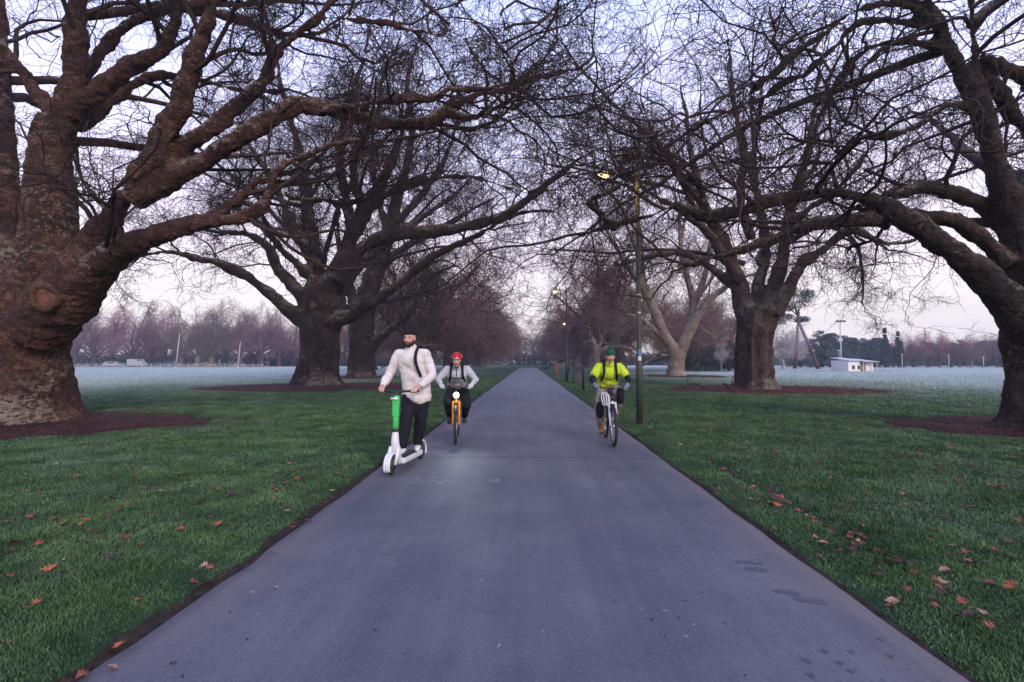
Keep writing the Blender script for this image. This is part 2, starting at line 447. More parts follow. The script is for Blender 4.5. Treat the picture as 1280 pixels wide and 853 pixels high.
# --- left foreground tree
L1b = Wn(28, 530, 12.3)
trunk = [
 (T_([(22, 541, 12.3, 150), (25, 527, 12.3, 108), (27, 510, 12.3, 88), (28, 480, 12.3, 74), (30, 440, 12.3, 64), (38, 405, 12.2, 64), (48, 370, 12.1, 60), (58, 335, 12.0, 48)]), 0.22),
 (T_([(30, 420, 12.4, 60), (8, 360, 12.7, 52), (-4, 290, 12.9, 40), (-8, 200, 13.0, 36), (-14, 90, 13.0, 34), (-20, -60, 12.9, 28)]), 0.0),
 (T_([(52, 390, 12.1, 54), (64, 310, 11.9, 45), (63, 240, 11.8, 40), (66, 190, 11.7, 35), (74, 150, 11.7, 30)]), 0.0),
]
limbs = [
 T_([(72, 160, 11.7, 26), (92, 100, 11.6, 21), (96, 40, 11.5, 19), (100, -40, 11.4, 17), (90, -120, 11.3, 13)]),
 T_([(80, 150, 11.7, 22), (120, 115, 11.6, 17), (168, 84, 11.5, 14), (207, 52, 11.4, 13), (224, 8, 11.3, 12), (228, -70, 11.2, 9)]),
 T_([(70, 140, 11.7, 18), (38, 105, 11.5, 13), (8, 62, 11.4, 11), (-30, 15, 11.2, 9)]),
 T_([(100, 110, 12.1, 12), (128, 62, 12.3, 10), (165, 28, 12.5, 9), (215, 10, 12.7, 8), (285, 20, 12.8, 6), (345, 42, 12.9, 5), (395, 44, 13, 4), (440, 20, 13, 3)]),
 T_([(95, 160, 12.5, 12), (130, 136, 12.7, 9), (165, 108, 12.9, 8), (200, 95, 13, 7), (250, 100, 13.2, 5), (310, 115, 13.4, 4), (360, 110, 13.5, 3)]),
 T_([(50, 410, 11.9, 52), (90, 350, 11.3, 37), (133, 285, 10.9, 28), (172, 225, 10.6, 23)]),
 T_([(166, 236, 10.6, 21), (204, 172, 10.4, 18), (230, 112, 10.2, 16), (244, 62, 10.1, 14), (272, 12, 10, 13), (298, -60, 9.9, 10)]),
 T_([(172, 228, 10.6, 20), (224, 188, 10.7, 15), (276, 150, 10.8, 12), (325, 106, 10.9, 10), (346, 66, 11, 9), (388, 34, 11, 8), (416, -4, 11, 7), (436, -60, 11, 5)]),
 T_([(165, 250, 10.7, 21), (215, 224, 10.7, 17), (270, 192, 10.8, 16), (320, 158, 10.9, 14), (370, 133, 11.1, 12), (420, 138, 11.4, 11.5), (480, 159, 11.7, 11), (530, 157, 11.9, 9), (565, 134, 12, 8), (608, 112, 12.1, 6), (650, 106, 12.2, 5), (690, 92, 12.3, 3.5), (728, 84, 12.4, 2.5)]),
 T_([(395, 138, 11.2, 7), (440, 133, 11.1, 5), (486, 127, 11.1, 5), (536, 122, 11.1, 4.5), (577, 111, 11.1, 4), (630, 116, 11, 2.5)]),
 T_([(560, 140, 12, 6), (585, 148, 12, 5), (612, 141, 12.1, 4), (640, 128, 12.2, 2.5)]),
 T_([(638, 108, 12.2, 4), (642, 84, 12.2, 3.2), (632, 62, 12.1, 2.6), (630, 10, 12, 2)]),
 T_([(88, 385, 11.6, 42), (128, 332, 10.9, 25), (175, 303, 10.7, 17), (225, 286, 10.5, 14), (280, 273, 10.4, 12), (322, 266, 10.4, 10), (337, 242, 10.4, 8), (348, 212, 10.5, 7), (384, 192, 10.6, 5), (432, 178, 10.7, 4), (490, 172, 10.8, 2.5)]),
 T_([(250, 282, 10.6, 11), (288, 258, 10.7, 9), (316, 234, 10.8, 8), (334, 222, 10.9, 6)]),
 T_([(385, 40, 11, 6), (410, 22, 11, 4.5), (470, 30, 11, 4), (530, 42, 11.1, 4), (556, 36, 11.1, 3.5), (572, 4, 11.1, 3)]),
 T_([(345, 242, 12, 4), (400, 252, 12.6, 4), (450, 250, 13.2, 3), (500, 228, 13.8, 2.5)]),
]
extra = (np.array([Wn(66, 180, 11.7), Wn(-8, 200, 13), Wn(-8, 120, 13), Wn(96, 20, 11.5), Wn(96, 0, 11.5), Wn(-10, 100, 13), Wn(225, 10, 11.3)]),
         [(0.3, 1, 0.45), (-1, 0.4, 0.5), (-0.6, 1, 0.5), (0.5, 0.8, 0.6), (-0.2, 0.2, 1), (0.4, 1, 0.35), (0.5, 0.6, 0.7)],
         [9, 9, 9, 8, 8, 10, 7], [0.11, 0.14, 0.14, 0.12, 0.14, 0.12, 0.10])
t1, tr1 = hero_tree('plane_tree', 'massive reddish bare plane tree with a sawn round scar on its trunk', L1b, trunk, limbs, extra,
    M['bark_red'], M['twig'], 0.032, DISP, 1.0, row_l, lim=lim_hi, t0=0.38, rm=0.055)
DZ = 1.0
# pruning scars: a raised collar of bark round a sawn face
def scar(parent, org, c, r, n):
    n = np.array(n, float)/np.linalg.norm(n)
    R = np.array(Vector(n).to_track_quat('Z', 'Y').to_matrix())
    b = Buf(); a = np.linspace(0, 2*PI, 25)[:-1]
    prof = [(1.7, -1.3), (1.5, -0.35), (1.35, 0.05), (1.15, 0.22), (0.92, 0.2), (0.80, 0.0), (0.6, -0.2), (0.3, -0.25)]
    V = []
    for j, (pr, pz) in enumerate(prof):
        for t in a:
            rr = r*pr*(1+0.07*math.sin(3*t+1)+0.03*math.sin(7*t))
            V.append([rr*math.cos(t), rr*1.12*math.sin(t), r*pz])
    V.append([0, 0, -0.25*r]); V = np.array(V) @ R.T + np.array(c) - org
    q = []; k = 24
    for j in range(len(prof)-1):
        for i in range(k): q.append([j*k+i, j*k+(i+1) % k, (j+1)*k+(i+1) % k, (j+1)*k+i])
    t = [[(len(prof)-1)*k+i, (len(prof)-1)*k+(i+1) % k, len(prof)*k] for i in range(k)]
    b.add(V, q, t)
    o = b.obj('pruning_scar', M['bark_collar'], parent)
    f = Buf(); a = np.linspace(0, 2*PI, 25)[:-1]; V = [[r*q*(1+0.07*math.sin(3*t+1))*math.cos(t), r*q*1.12*(1+0.07*math.sin(3*t+1))*math.sin(t), r*z] for q, z in ((0.80, 0.02), (0.5, -0.02)) for t in a]+[[0, 0, -0.08*r]]
    f.add(np.array(V) @ R.T+np.array(c)-org, [[i, (i+1) % 24, 24+(i+1) % 24, 24+i] for i in range(24)], [[24+i, 24+(i+1) % 24, 48] for i in range(24)])
    f.obj('sawn_face', M['scar'], o)
    return o
M['bark_collar'] = bark('callus_bark', (0.07, 0.035, 0.025), (0.22, 0.13, 0.085), (0.36, 0.24, 0.15), lich=0.3)
m, nt, bs = mat_new('sawn_wood'); t = NT(m)
v = t.tex('Object')
t.l.new(t.ramp(t.noise(v, 9, 5), [(0.3, (0.03, 0.012, 0.010)), (0.55, (0.13, 0.045, 0.030)), (0.75, (0.24, 0.11, 0.07))]), bs.inputs['Base Color'])
t.l.new(t.bump(t.noise(v, 30, 4), 0.6, 0.02), bs.inputs['Normal']); bs.inputs['Roughness'].default_value = 0.8
M['scar'] = m
def on_surface(tr, px, py):
    """where the line of a pixel meets the trunk's front"""
    o = Vector((0, 0, CAMH)); d = Vector(ray(px, py)); root = tr.parent.location
    hit, loc, nn, _ = tr.ray_cast(o-root, d.normalized())
    return (np.array(loc+root), np.array(nn)) if hit else None
def place_scar(tr, org, px, py, r, Y):
    H = []
    rp = r*F/Y
    for a in np.arange(8)*PI/4:
        for q in (0.0, 0.5, 0.9):
            h = on_surface(tr, px+q*rp*math.cos(a), py+q*rp*math.sin(a))
            if h: H.append(h)
    if not H: return
    c = np.mean([h[0] for h in H], 0); n = nrm(np.mean([h[1] for h in H], 0)+0.9*nrm(np.array([0, 0, CAMH])-c))
    front = np.percentile([(h[0]-c) @ n for h in H], 85)
    scar(tr, org, c+n*(max((h[0]-c) @ n for h in H)+0.05), r, n)
place_scar(tr1, np.array(L1b)*[1, 1, 0], 61, 371, 0.19, 11); place_scar(tr1, np.array(L1b)*[1, 1, 0], 169, 215, 0.09, 10.6)
# --- second tree on the left
trunk = [(T_([(399, 487, 30, 44), (399, 481, 30, 35), (399, 472, 30, 30), (400, 455, 30, 27), (401, 430, 30, 26), (402, 405, 30, 29), (405, 375, 30, 31), (410, 350, 30, 24)]), 0.22)]
limbs = [
 T_([(392, 410, 29.9, 15), (345, 374, 29, 9), (300, 341, 28, 8), (262, 326, 27.5, 6), (215, 315, 27, 5), (180, 318, 26.8, 3), (150, 332, 26.6, 2)]),
 T_([(390, 388, 30, 13), (362, 352, 30, 9), (345, 332, 30, 8), (333, 306, 30, 7), (305, 291, 30, 6), (265, 290, 30, 5), (220, 280, 30, 3)]),
 T_([(388, 345, 30, 9), (355, 316, 29, 6), (335, 290, 28, 5), (300, 262, 27.5, 4), (262, 240, 27, 3)]),
 T_([(400, 375, 30.5, 17), (392, 312, 31, 11), (385, 260, 31, 9), (380, 210, 31, 8), (366, 160, 31, 6), (350, 100, 31, 5), (342, 30, 31, 3)]),
 T_([(410, 365, 29.6, 17), (430, 325, 29, 13), (440, 290, 29, 10), (456, 262, 28.5, 9), (480, 225, 28, 8), (498, 180, 28, 6), (510, 140, 28, 5), (528, 85, 28, 4), (520, 30, 28, 3)]),
 T_([(425, 352, 29, 13), (452, 310, 28.5, 10), (500, 293, 28, 9), (560, 288, 27, 8), (615, 277, 26, 7), (660, 250, 25, 6), (695, 222, 24.5, 5), (725, 198, 24, 3.5), (765, 180, 23.8, 2)]),
 T_([(408, 404, 29.6, 13), (436, 395, 29.2, 10), (470, 376, 28.5, 8), (510, 346, 28, 7), (545, 318, 27.5, 6), (600, 292, 27, 5), (645, 268, 26.6, 3.5), (690, 262, 26.2, 2)]),
 T_([(440, 300, 29, 9), (462, 262, 28.4, 8), (490, 240, 28, 7), (536, 224, 27.6, 6), (587, 222, 27.2, 4), (640, 236, 27, 2.5)]),
 T_([(440, 290, 30, 9), (430, 240, 30.5, 7), (424, 190, 31, 6), (434, 130, 31, 5), (455, 75, 31, 4), (462, 10, 31, 3)]),
 T_([(398, 335, 30, 10), (365, 282, 30.5, 7), (340, 225, 31, 6), (312, 180, 31.5, 5), (295, 120, 32, 3.5)]),
 T_([(455, 265, 28.6, 7), (440, 200, 28.2, 6), (470, 150, 28, 5), (480, 90, 27.8, 4), (500, 50, 27.7, 3)]),
 T_([(420, 370, 31, 12), (450, 330, 33, 9), (500, 290, 35, 7), (560, 250, 37, 5), (610, 200, 38, 3)]),
]
b0 = W(400, 350, 30)
extra = (np.array([W(405, 340, 30), W(390, 330, 30), W(405, 330, 30), W(400, 320, 30), W(440, 280, 29), W(385, 250, 31), W(385, 230, 31), W(380, 260, 31)]),
         [(0.7, 1, 0.5), (-0.8, 0.8, 0.5), (0.2, -0.8, 0.8), (-0.8, -0.6, 0.7), (0.5, -0.9, 0.8), (0.3, 0.3, 1), (-0.5, 0.2, 1), (-1, 0.1, 0.35)],
         [12, 12, 12, 12, 11, 10, 10, 11], [0.17, 0.17, 0.16, 0.16, 0.13, 0.13, 0.13, 0.14])
t2, tr2 = hero_tree('plane_tree', 'dark spreading plane tree with a long low limb reaching out above the frosty field', W(399, 487, 30), trunk, limbs, extra,
    M['bark_dark'], M['twig'], 0.085, ((1.0, 0.3, 'CLOUDS'), (0.35, 0.15, 'CLOUDS')), 1.25, row_l, r3=0.012, r4=0.008, lim=lim_hi, lens=(1, 1.15, 1.2, 1.2), rib=0.06, t0=0.3, rm=0.06)
place_scar(tr2, np.array([*W(399, 487, 30)[:2], 0]), 392, 382, 0.12, 30)
DZ = 0.94
# --- right edge tree
trunk = [(T_([(1304, 543, 11.6, 96), (1303, 530, 11.6, 72), (1302, 515, 11.6, 58), (1300, 480, 11.6, 50), (1299, 435, 11.6, 50), (1292, 385, 11.6, 47), (1281, 325, 11.6, 37), (1266, 270, 11.5, 25), (1250, 220, 11.4, 19), (1236, 170, 11.3, 16), (1221, 122, 11.2, 15)]), 0.2)]
limbs = [
 T_([(1228, 140, 11.2, 15), (1205, 92, 11.1, 14), (1185, 56, 11, 13), (1166, 20, 10.9, 12), (1150, -20, 10.8, 11), (1135, -90, 10.7, 8)]),
 T_([(1234, 160, 11.2, 12), (1222, 105, 11.1, 11), (1217, 60, 11, 9.5), (1215, 15, 10.9, 9), (1212, -60, 10.8, 7)]),
 T_([(1226, 70, 11.3, 9), (1252, 82, 11.5, 9), (1290, 106, 11.8, 8), (1330, 120, 12, 6)]),
 T_([(1222, 80, 11.5, 9), (1245, 115, 11.8, 11), (1272, 152, 12.2, 12), (1300, 200, 12.6, 12)]),
 T_([(1290, 405, 11.4, 42), (1248, 366, 11, 26), (1212, 330, 10.6, 21), (1176, 302, 10.3, 18), (1142, 281, 10.1, 16), (1114, 263, 10, 14), (1088, 250, 10, 12), (1050, 243, 10, 10.5), (1010, 243, 10.1, 10), (972, 250, 10.2, 9.5), (932, 263, 10.3, 9), (888, 270, 10.4, 8), (850, 257, 10.5, 7), (815, 268, 10.6, 6.5), (775, 285, 10.7, 5.5), (728, 291, 10.8, 4.5)]),
 T_([(1262, 330, 11.5, 18), (1215, 287, 11.5, 12), (1180, 273, 11.4, 10.5), (1140, 270, 11.3, 10), (1090, 275, 11.2, 10), (1045, 278, 11.1, 9), (1000, 284, 11, 8.5), (965, 301, 10.9, 8), (935, 315, 10.8, 7), (900, 318, 10.7, 6), (875, 326, 10.6, 6), (853, 331, 10.6, 5)]),
 T_([(1266, 300, 12, 16), (1230, 262, 11.8, 11), (1195, 243, 11.5, 10), (1150, 237, 11.2, 9), (1112, 243, 10.7, 9), (1080, 255, 10.3, 7)]),
 T_([(1174, 34, 10.9, 10), (1140, 7, 10.6, 7), (1095, 6, 10.4, 6), (1055, 22, 10.2, 6), (1015, 52, 10, 5.5), (975, 85, 9.9, 5), (935, 120, 9.8, 4), (888, 160, 9.7, 2.5)]),
 T_([(1164, 34, 10.9, 8), (1115, 28, 10.9, 6), (1072, 32, 10.9, 6), (1040, 60, 10.8, 5), (1005, 92, 10.7, 5), (965, 112, 10.6, 4), (920, 150, 10.5, 2.5)]),
 T_([(1180, 60, 11, 8), (1120, 52, 11.2, 6), (1085, 60, 11.3, 5), (1058, 92, 11.4, 4), (1025, 130, 11.5, 3), (990, 200, 11.6, 2)]),
 T_([(1218, 134, 11.2, 7), (1182, 132, 11, 5), (1150, 155, 10.8, 4.5), (1130, 165, 10.7, 4), (1100, 171, 10.6, 3.5), (1072, 182, 10.5, 3), (1040, 208, 10.4, 2), (1000, 222, 10.4, 1.5)]),
 T_([(1060, 245, 10.1, 7), (1040, 220, 10.4, 4), (1050, 190, 10.8, 3.5), (1030, 150, 11.2, 3), (1035, 100, 11.5, 2)]),
 T_([(882, 268, 10.4, 7), (876, 240, 10.3, 4), (862, 218, 10.2, 3.5), (846, 200, 10.1, 3), (830, 190, 10, 2)]),
 T_([(770, 288, 10.7, 5), (745, 262, 10.6, 3.5), (738, 250, 10.6, 3.5), (775, 232, 10.5, 3.5), (800, 205, 10.4, 3), (815, 190, 10.4, 2)]),
 T_([(1115, 262, 10.2, 9), (1105, 285, 11.2, 5), (1088, 300, 12.2, 3.5), (1060, 315, 13, 2)]),
]
extra = (np.array([Wn(1250, 220, 11.4), Wn(1270, 280, 11.5), Wn(1215, 30, 11), Wn(1160, 10, 10.9), Wn(1190, 60, 11), Wn(1300, 250, 12.4)]),
         [(0.2, 1, 0.6), (-0.4, 1, 0.3), (0.8, 0.6, 0.6), (-0.9, 0.5, 0.4), (-0.8, 1, 0.35), (0.8, 1, 0.5)],
         [9, 9, 8, 8, 10, 9], [0.12, 0.11, 0.10, 0.09, 0.10, 0.2])
t3, tr3 = hero_tree('plane_tree', 'dark plane tree at the edge, its long snaking limbs reaching towards the lamp post', Wn(1304, 543, 11.6), trunk, limbs, extra,
    M['bark_dark'], M['twig'], 0.034, DISP[:1]+((0.32, 0.10, 'CLOUDS'), (0.12, 0.045, 'CLOUDS')), 0.62, row_r, lim=lim_hi, droop=-0.10, t0=0.40, rm=0.05)
DZ = 1.0
# --- second tree on the right, ribbed trunk
trunk = [(T_([(945, 491, 26.5, 38), (945, 484, 26.5, 30), (945, 474, 26.5, 26), (944, 455, 26.5, 24), (943, 430, 26.5, 23), (946, 405, 26.5, 26), (950, 388, 26.5, 29)]), 0.2)]
limbs = [
 T_([(934, 398, 26.6, 17), (923, 355, 27, 12), (912, 320, 27.2, 10), (898, 290, 27.4, 9), (880, 258, 27.6, 8), (868, 210, 27.8, 7), (858, 150, 28, 5), (850, 80, 28, 3)]),
 T_([(945, 392, 27, 14), (950, 350, 27.3, 8), (957, 320, 27.5, 7), (952, 270, 27.8, 7), (940, 210, 28, 6), (948, 140, 28.2, 5), (960, 60, 28.4, 3)]),
 T_([(958, 395, 26.6, 17), (971, 352, 26.6, 12), (978, 320, 26.6, 10), (984, 285, 26.6, 9), (994, 240, 26.6, 8), (1010, 190, 26.6, 6), (1020, 120, 26.6, 5), (1034, 40, 26.6, 3)]),
 T_([(966, 392, 26, 14), (986, 358, 25.6, 10), (1002, 331, 25.2, 8.5), (1025, 314, 25, 7.5), (1043, 300, 24.8, 7), (1062, 288, 24.6, 6), (1085, 294, 24.5, 5), (1112, 305, 24.4, 4), (1150, 300, 24.4, 2)]),
 T_([(925, 350, 26.6, 9), (900, 315, 26, 7), (885, 290, 25.6, 6), (850, 262, 25.2, 5), (810, 240, 24.8, 4), (770, 200, 24.4, 3), (740, 150, 24, 2)]),
 T_([(984, 290, 26.6, 8), (1010, 262, 26, 6), (1045, 240, 25.4, 5), (1085, 190, 25, 4), (1110, 130, 24.8, 3)]),
 T_([(880, 260, 27.6, 7), (850, 220, 27.4, 5), (822, 180, 27, 4), (800, 120, 26.8, 3)]),
 T_([(940, 300, 27.5, 8), (925, 250, 27.8, 7), (930, 190, 28, 6), (915, 120, 28.4, 5), (910, 50, 28.6, 3)]),
 T_([(930, 365, 26.8, 9), (895, 340, 27.4, 6), (860, 320, 28, 5), (820, 318, 28.4, 4), (780, 330, 28.8, 2.5), (740, 330, 29, 1.5)]),
]
extra = (np.array([W(950, 330, 27), W(930, 330, 27), W(975, 310, 26.6), W(985, 290, 26.6), W(900, 290, 27.4), W(945, 240, 28), W(1000, 230, 26.6), W(880, 250, 27.6), W(868, 210, 27.6)]),
         [(0.3, 1, 0.7), (-0.7, 0.8, 0.5), (0.6, -0.9, 0.7), (1, 0.2, 0.5), (-0.7, -0.8, 0.5), (0.1, 0.1, 1), (0.6, 0.3, 0.8), (-1, 0.1, 0.4), (-1, -0.4, 0.55)],
         [11, 11, 11, 11, 10, 10, 10, 10, 11], [0.16, 0.15, 0.15, 0.16, 0.12, 0.12, 0.12, 0.12, 0.11])
t4, tr4 = hero_tree('plane_tree', 'plane tree with thick ribbed trunk forking low above red leaf litter', W(945, 491, 26.5), trunk, limbs, extra,
    M['bark_ribbed'], M['twig'], 0.075, ((0.9, 0.26, 'CLOUDS'), (0.3, 0.14, 'CLOUDS')), 1.05, row_r, r3=0.0115, r4=0.0075, lim=lim_hi, lens=(1, 1.15, 1.2, 1.2), rib=0.13, t0=0.3, rm=0.06)
# --- third tree on the right, pale and forked
trunk = [(T_([(845, 472, 50, 15), (845, 462, 50, 12), (846, 450, 50, 10), (848, 440, 50, 11)]), 0.15)]
limbs = [
 T_([(845, 443, 50, 9), (830, 418, 50, 7), (819, 392, 50, 6.5), (806, 362, 50, 6), (800, 332, 50, 5), (803, 300, 50, 4), (795, 262, 50, 3), (790, 210, 50, 2)]),
 T_([(849, 442, 50, 9), (863, 412, 49.6, 7), (880, 382, 49, 5.5), (905, 361, 48.5, 4.5), (930, 346, 48, 3.5), (960, 338, 47.5, 2)]),
 T_([(862, 412, 49.8, 6), (866, 375, 50, 5), (856, 335, 50, 4.5), (851, 300, 50, 4), (860, 250, 50, 3), (855, 190, 50, 2)]),
 T_([(832, 425, 50, 5), (815, 410, 50, 3.5), (795, 395, 50, 3), (765, 392, 50, 2)]),
 T_([(866, 385, 50, 5), (882, 340, 50.5, 4), (890, 290, 51, 3), (900, 230, 51.5, 2)]),
 T_([(808, 365, 50, 4.5), (785, 335, 49.5, 3.5), (765, 300, 49, 3), (748, 270, 48.5, 2)]),
]
extra = (np.array([W(850, 340, 50), W(803, 330, 50), W(866, 380, 50), W(850, 300, 50)]), [(0.2, 1, 0.7), (-0.6, -0.6, 0.7), (0.8, -0.5, 0.8), (0, 0, 1)], [9, 9, 9, 9], [0.2, 0.18, 0.18, 0.18])
hero_tree('plane_tree', 'pale plane tree with a slender forked trunk behind the lamp post', W(845, 472, 50), trunk, limbs, extra,
    M['bark_pale'], M['twig_pale'], 0.09, ((0.8, 0.16, 'CLOUDS'),), 1.1, row_r, r3=0.017, r4=0.012, lim=lim_hi, lens=(1, 1.3, 1.3, 1.3))
# --- third tree on the left
trunk = [(T_([(452, 474, 45, 23), (452, 462, 45, 19), (452, 435, 45, 17), (453, 405, 45, 18), (458, 375, 45, 15), (474, 330, 45, 12), (488, 280, 45, 9), (505, 220, 45, 7)]), 0.2)]
limbs = [
 T_([(450, 410, 45, 10), (440, 370, 45.5, 8), (425, 320, 46, 6), (420, 260, 46, 4)]),
 T_([(462, 436, 45, 8), (485, 414, 44.6, 5.5), (512, 392, 44.2, 5), (528, 360, 44, 4), (560, 335, 43.5, 3), (600, 330, 43, 2)]),
 T_([(474, 335, 45, 8), (505, 310, 44.5, 6), (545, 290, 44, 5), (590, 262, 43.5, 4), (630, 240, 43, 2.5)]),
 T_([(485, 290, 45, 6), (470, 240, 45, 5), (465, 180, 45, 4), (470, 120, 45, 3)]),
 T_([(490, 285, 45, 6), (530, 240, 44.5, 5), (560, 190, 44, 4), (580, 120, 44, 3)]),
 T_([(505, 225, 45, 6), (515, 160, 45, 5), (510, 100, 45, 4), (530, 30, 45, 2)]),
]
extra = (np.array([W(455, 400, 45), W(458, 380, 45), W(470, 340, 45), W(485, 290, 45)]), [(-0.6, -1, 0.5), (0.6, 1, 0.4), (0.9, -0.6, 0.5), (0.7, 0.5, 0.9)], [12, 12, 12, 11], [0.26, 0.26, 0.22, 0.2])
hero_tree('plane_tree', 'plane tree with leaning dark trunk just behind the spreading one with the low limb', W(452, 474, 45), trunk, limbs, extra,
    M['bark_dark'], M['twig'], 0.09, ((1.0, 0.26, 'CLOUDS'), (0.35, 0.1, 'CLOUDS')), 1.3, row_l, r3=0.016, r4=0.011, lim=lim_hi, lens=(1, 1.25, 1.3, 1.3))
# --- small pale stump-like tree with two bare arms, between bin and green-hatted rider
trunk = [(T_([(745, 462, 62, 6.5), (745, 450, 62, 5), (746, 440, 62, 4.5)]), 0.1)]
limbs = [T_([(745, 444, 62, 4.5), (743, 430, 62, 3.5), (738, 418, 62, 2.2), (736, 405, 62, 1.5)]),
         T_([(747, 443, 62, 4), (760, 435, 62, 3.5), (778, 434, 62, 3), (792, 437, 62, 2.5), (806, 425, 62, 1.5)]),
         T_([(746, 440, 62, 3), (752, 425, 62, 2), (748, 410, 62, 1.2)])]
hero_tree('plane_tree', 'pale whitish tree with two short bare arms behind the rider in the green beanie', W(745, 462, 62), trunk, limbs, None,
    M['bark_pale'], M['twig_pale'], 0.08, ((0.8, 0.1, 'CLOUDS'),), 0.1, row_r, r3=0.02, r4=0.015, lim=None, lens=(1, 1, 1.2, 1.2), droop=0)

# ================================================================== farther trees (templates, then copies)
def far_tree(name, H, spread, th, tr, nl, el, droop, n=(9, 7, 6), thick=(0.022, 0.016), K0=12, bm=None, tm=None, seed=1, l1=(3.0, 5.0), skirt=False, wl=0.09):
    global rng
    keep = rng; rng = np.random.default_rng(seed)
    root = empty(name)
    b = Buf()
    zz = np.array([-0.2, 0.25, 0.7, 1.4, th*0.75, th+0.3]); rr = tr*np.array([1.55, 1.3, 1.05, 0.95, 0.9, 0.95])
    P = np.stack([rng.normal(0, 0.05, 6), rng.normal(0, 0.05, 6), zz], -1)
    ph = rng.uniform(0, 6)
    tubes(b, P, rr, 14, True, lambda Mn, K, a: (1+0.10*np.cos(5*a+ph)[None, None, :]*np.linspace(1, 0.2, K)[None, :, None])*np.ones((Mn, K, len(a))))
    az = np.arange(nl)*2*PI/nl*1.0 + rng.uniform(0, 1, nl)
    e = np.radians(rng.uniform(el[0], el[1], nl))
    D = np.stack([np.cos(az)*np.cos(e), np.sin(az)*np.cos(e), np.sin(e)], -1)
    L = np.where(np.sin(e) > 0.75, (H-th)*0.85, spread)*rng.uniform(0.85, 1.1, nl)
    P0 = np.stack([np.cos(az)*tr*0.3, np.sin(az)*tr*0.3, th-0.4+rng.uniform(-0.4, 0.8, nl)], -1)
    P = grow(P0, D, L, K0, wl, np.array([0, 0, 0.0]), 0.02)
    if droop:   # outer part of the limbs bends down
        s = np.linspace(0, 1, K0)[None, :]**2.2
        P[:, :, 2] -= s*droop*(0.4+0.6*np.cos(e))[:, None]*L[:, None]
    R = (tr*0.42*rng.uniform(0.7, 1.05, nl))[:, None]*np.linspace(1, 0.22, K0)[None, :]
    tubes(b, P, R, 9, True)
    c = Buf(); cen = np.array([0, 0, th])
    ok = lambda Q: Q[:, :, 2].min(1) > (1.6 if skirt else 2.6)
    P1, R1 = sprout(P, R, n[0], 0.25, 1, 30, 75, l1[0], l1[1], 0.5, 8, 0.2, np.array([0, 0, 0.02 if not skirt else -0.05]), 0.35, 0.14, 0.04, 0.03, cen, 0.3)
    P1, R1 = keep_clear(P1, R1, ok)
    tubes(b, P1[:len(P1)//3], R1[:len(P1)//3], 5); tubes(c, P1[len(P1)//3:], R1[len(P1)//3:], 5)
    P2, R2 = sprout(P1, R1, n[1], 0.15, 1, 30, 75, 1.3, 2.8, 0.55, 6, 0.22, np.array([0, 0, -0.02 if not skirt else -0.10]), 0.5, 0.05, thick[0], 0.04, cen, 0.15)
    P2, R2 = keep_clear(P2, R2, ok)
    tubes(c, P2, R2, 3)
    P3, R3 = sprout(P2, R2, n[2], 0.1, 1, 30, 75, 0.6, 1.6, 0.6, 4, 0.2, np.array([0, 0, -0.05 if not skirt else -0.16]), 0.7, thick[0], thick[1], 0.06)
    P3, R3 = keep_clear(P3, R3, lambda Q: Q[:, :, 2].min(1) > (0.9 if skirt else 2.2))
    tubes(c, P3, R3, 3)
    b.obj('trunk', bm, root); c.obj('crown', tm, root)
    rng = keep
    return root
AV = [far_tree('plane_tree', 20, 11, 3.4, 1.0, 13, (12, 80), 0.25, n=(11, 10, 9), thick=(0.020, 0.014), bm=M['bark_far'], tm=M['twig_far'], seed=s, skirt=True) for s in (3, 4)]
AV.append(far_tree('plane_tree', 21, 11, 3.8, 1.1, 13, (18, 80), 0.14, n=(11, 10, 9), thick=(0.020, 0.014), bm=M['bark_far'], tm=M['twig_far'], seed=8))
used = set()
def put(tpl, key, x, y, rz, s, label, group, mats=None, cat='tree'):
    if key not in used:
        used.add(key); o = tpl
        o.location = (x, y, 0); o.rotation_euler = (0, 0, rz); o.scale = (s,)*3 if not isinstance(s, tuple) else s
        if mats:
            for ch in o.children:
                k = ch.name.split('.')[0]
                if k in mats: ch.material_slots[0].material = mats[k]
    else:
        o = copy_tree(tpl, (x, y, 0), rz, s, mats)
    tag(o, label, cat, group)
    return o
for i, (x, y, k, s) in enumerate([(-13.2, 64, 2, 1.02), (-12.6, 82, 0, 1.05), (-12.8, 100, 1, 0.95), (-12.2, 120, 2, 0.95), (-12.8, 142, 0, 0.95), (-13.0, 165, 1, 0.92), (-13, 190, 2, 0.9),
                                  (-27, 88, 1, 0.75), (-28, 125, 0, 0.8)]):
    lab = ['dusky plane tree behind the scooter rider, first past the leaning dark trunk', 'dusky plane tree seen above the rider in the red helmet'][i] if i < 2 else \
        'one of the small misty plane trees far down the avenue left of the path'
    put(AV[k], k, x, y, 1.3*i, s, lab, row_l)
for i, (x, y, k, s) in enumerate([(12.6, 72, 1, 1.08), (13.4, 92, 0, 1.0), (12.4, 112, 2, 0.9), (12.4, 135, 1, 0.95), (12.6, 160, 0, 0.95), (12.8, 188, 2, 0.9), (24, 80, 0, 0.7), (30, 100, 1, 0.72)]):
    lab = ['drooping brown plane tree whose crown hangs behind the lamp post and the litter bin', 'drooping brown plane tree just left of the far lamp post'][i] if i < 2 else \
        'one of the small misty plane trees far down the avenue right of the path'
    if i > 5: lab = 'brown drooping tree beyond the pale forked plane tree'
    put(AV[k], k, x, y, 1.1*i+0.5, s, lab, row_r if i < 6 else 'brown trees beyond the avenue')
FAR_END = True
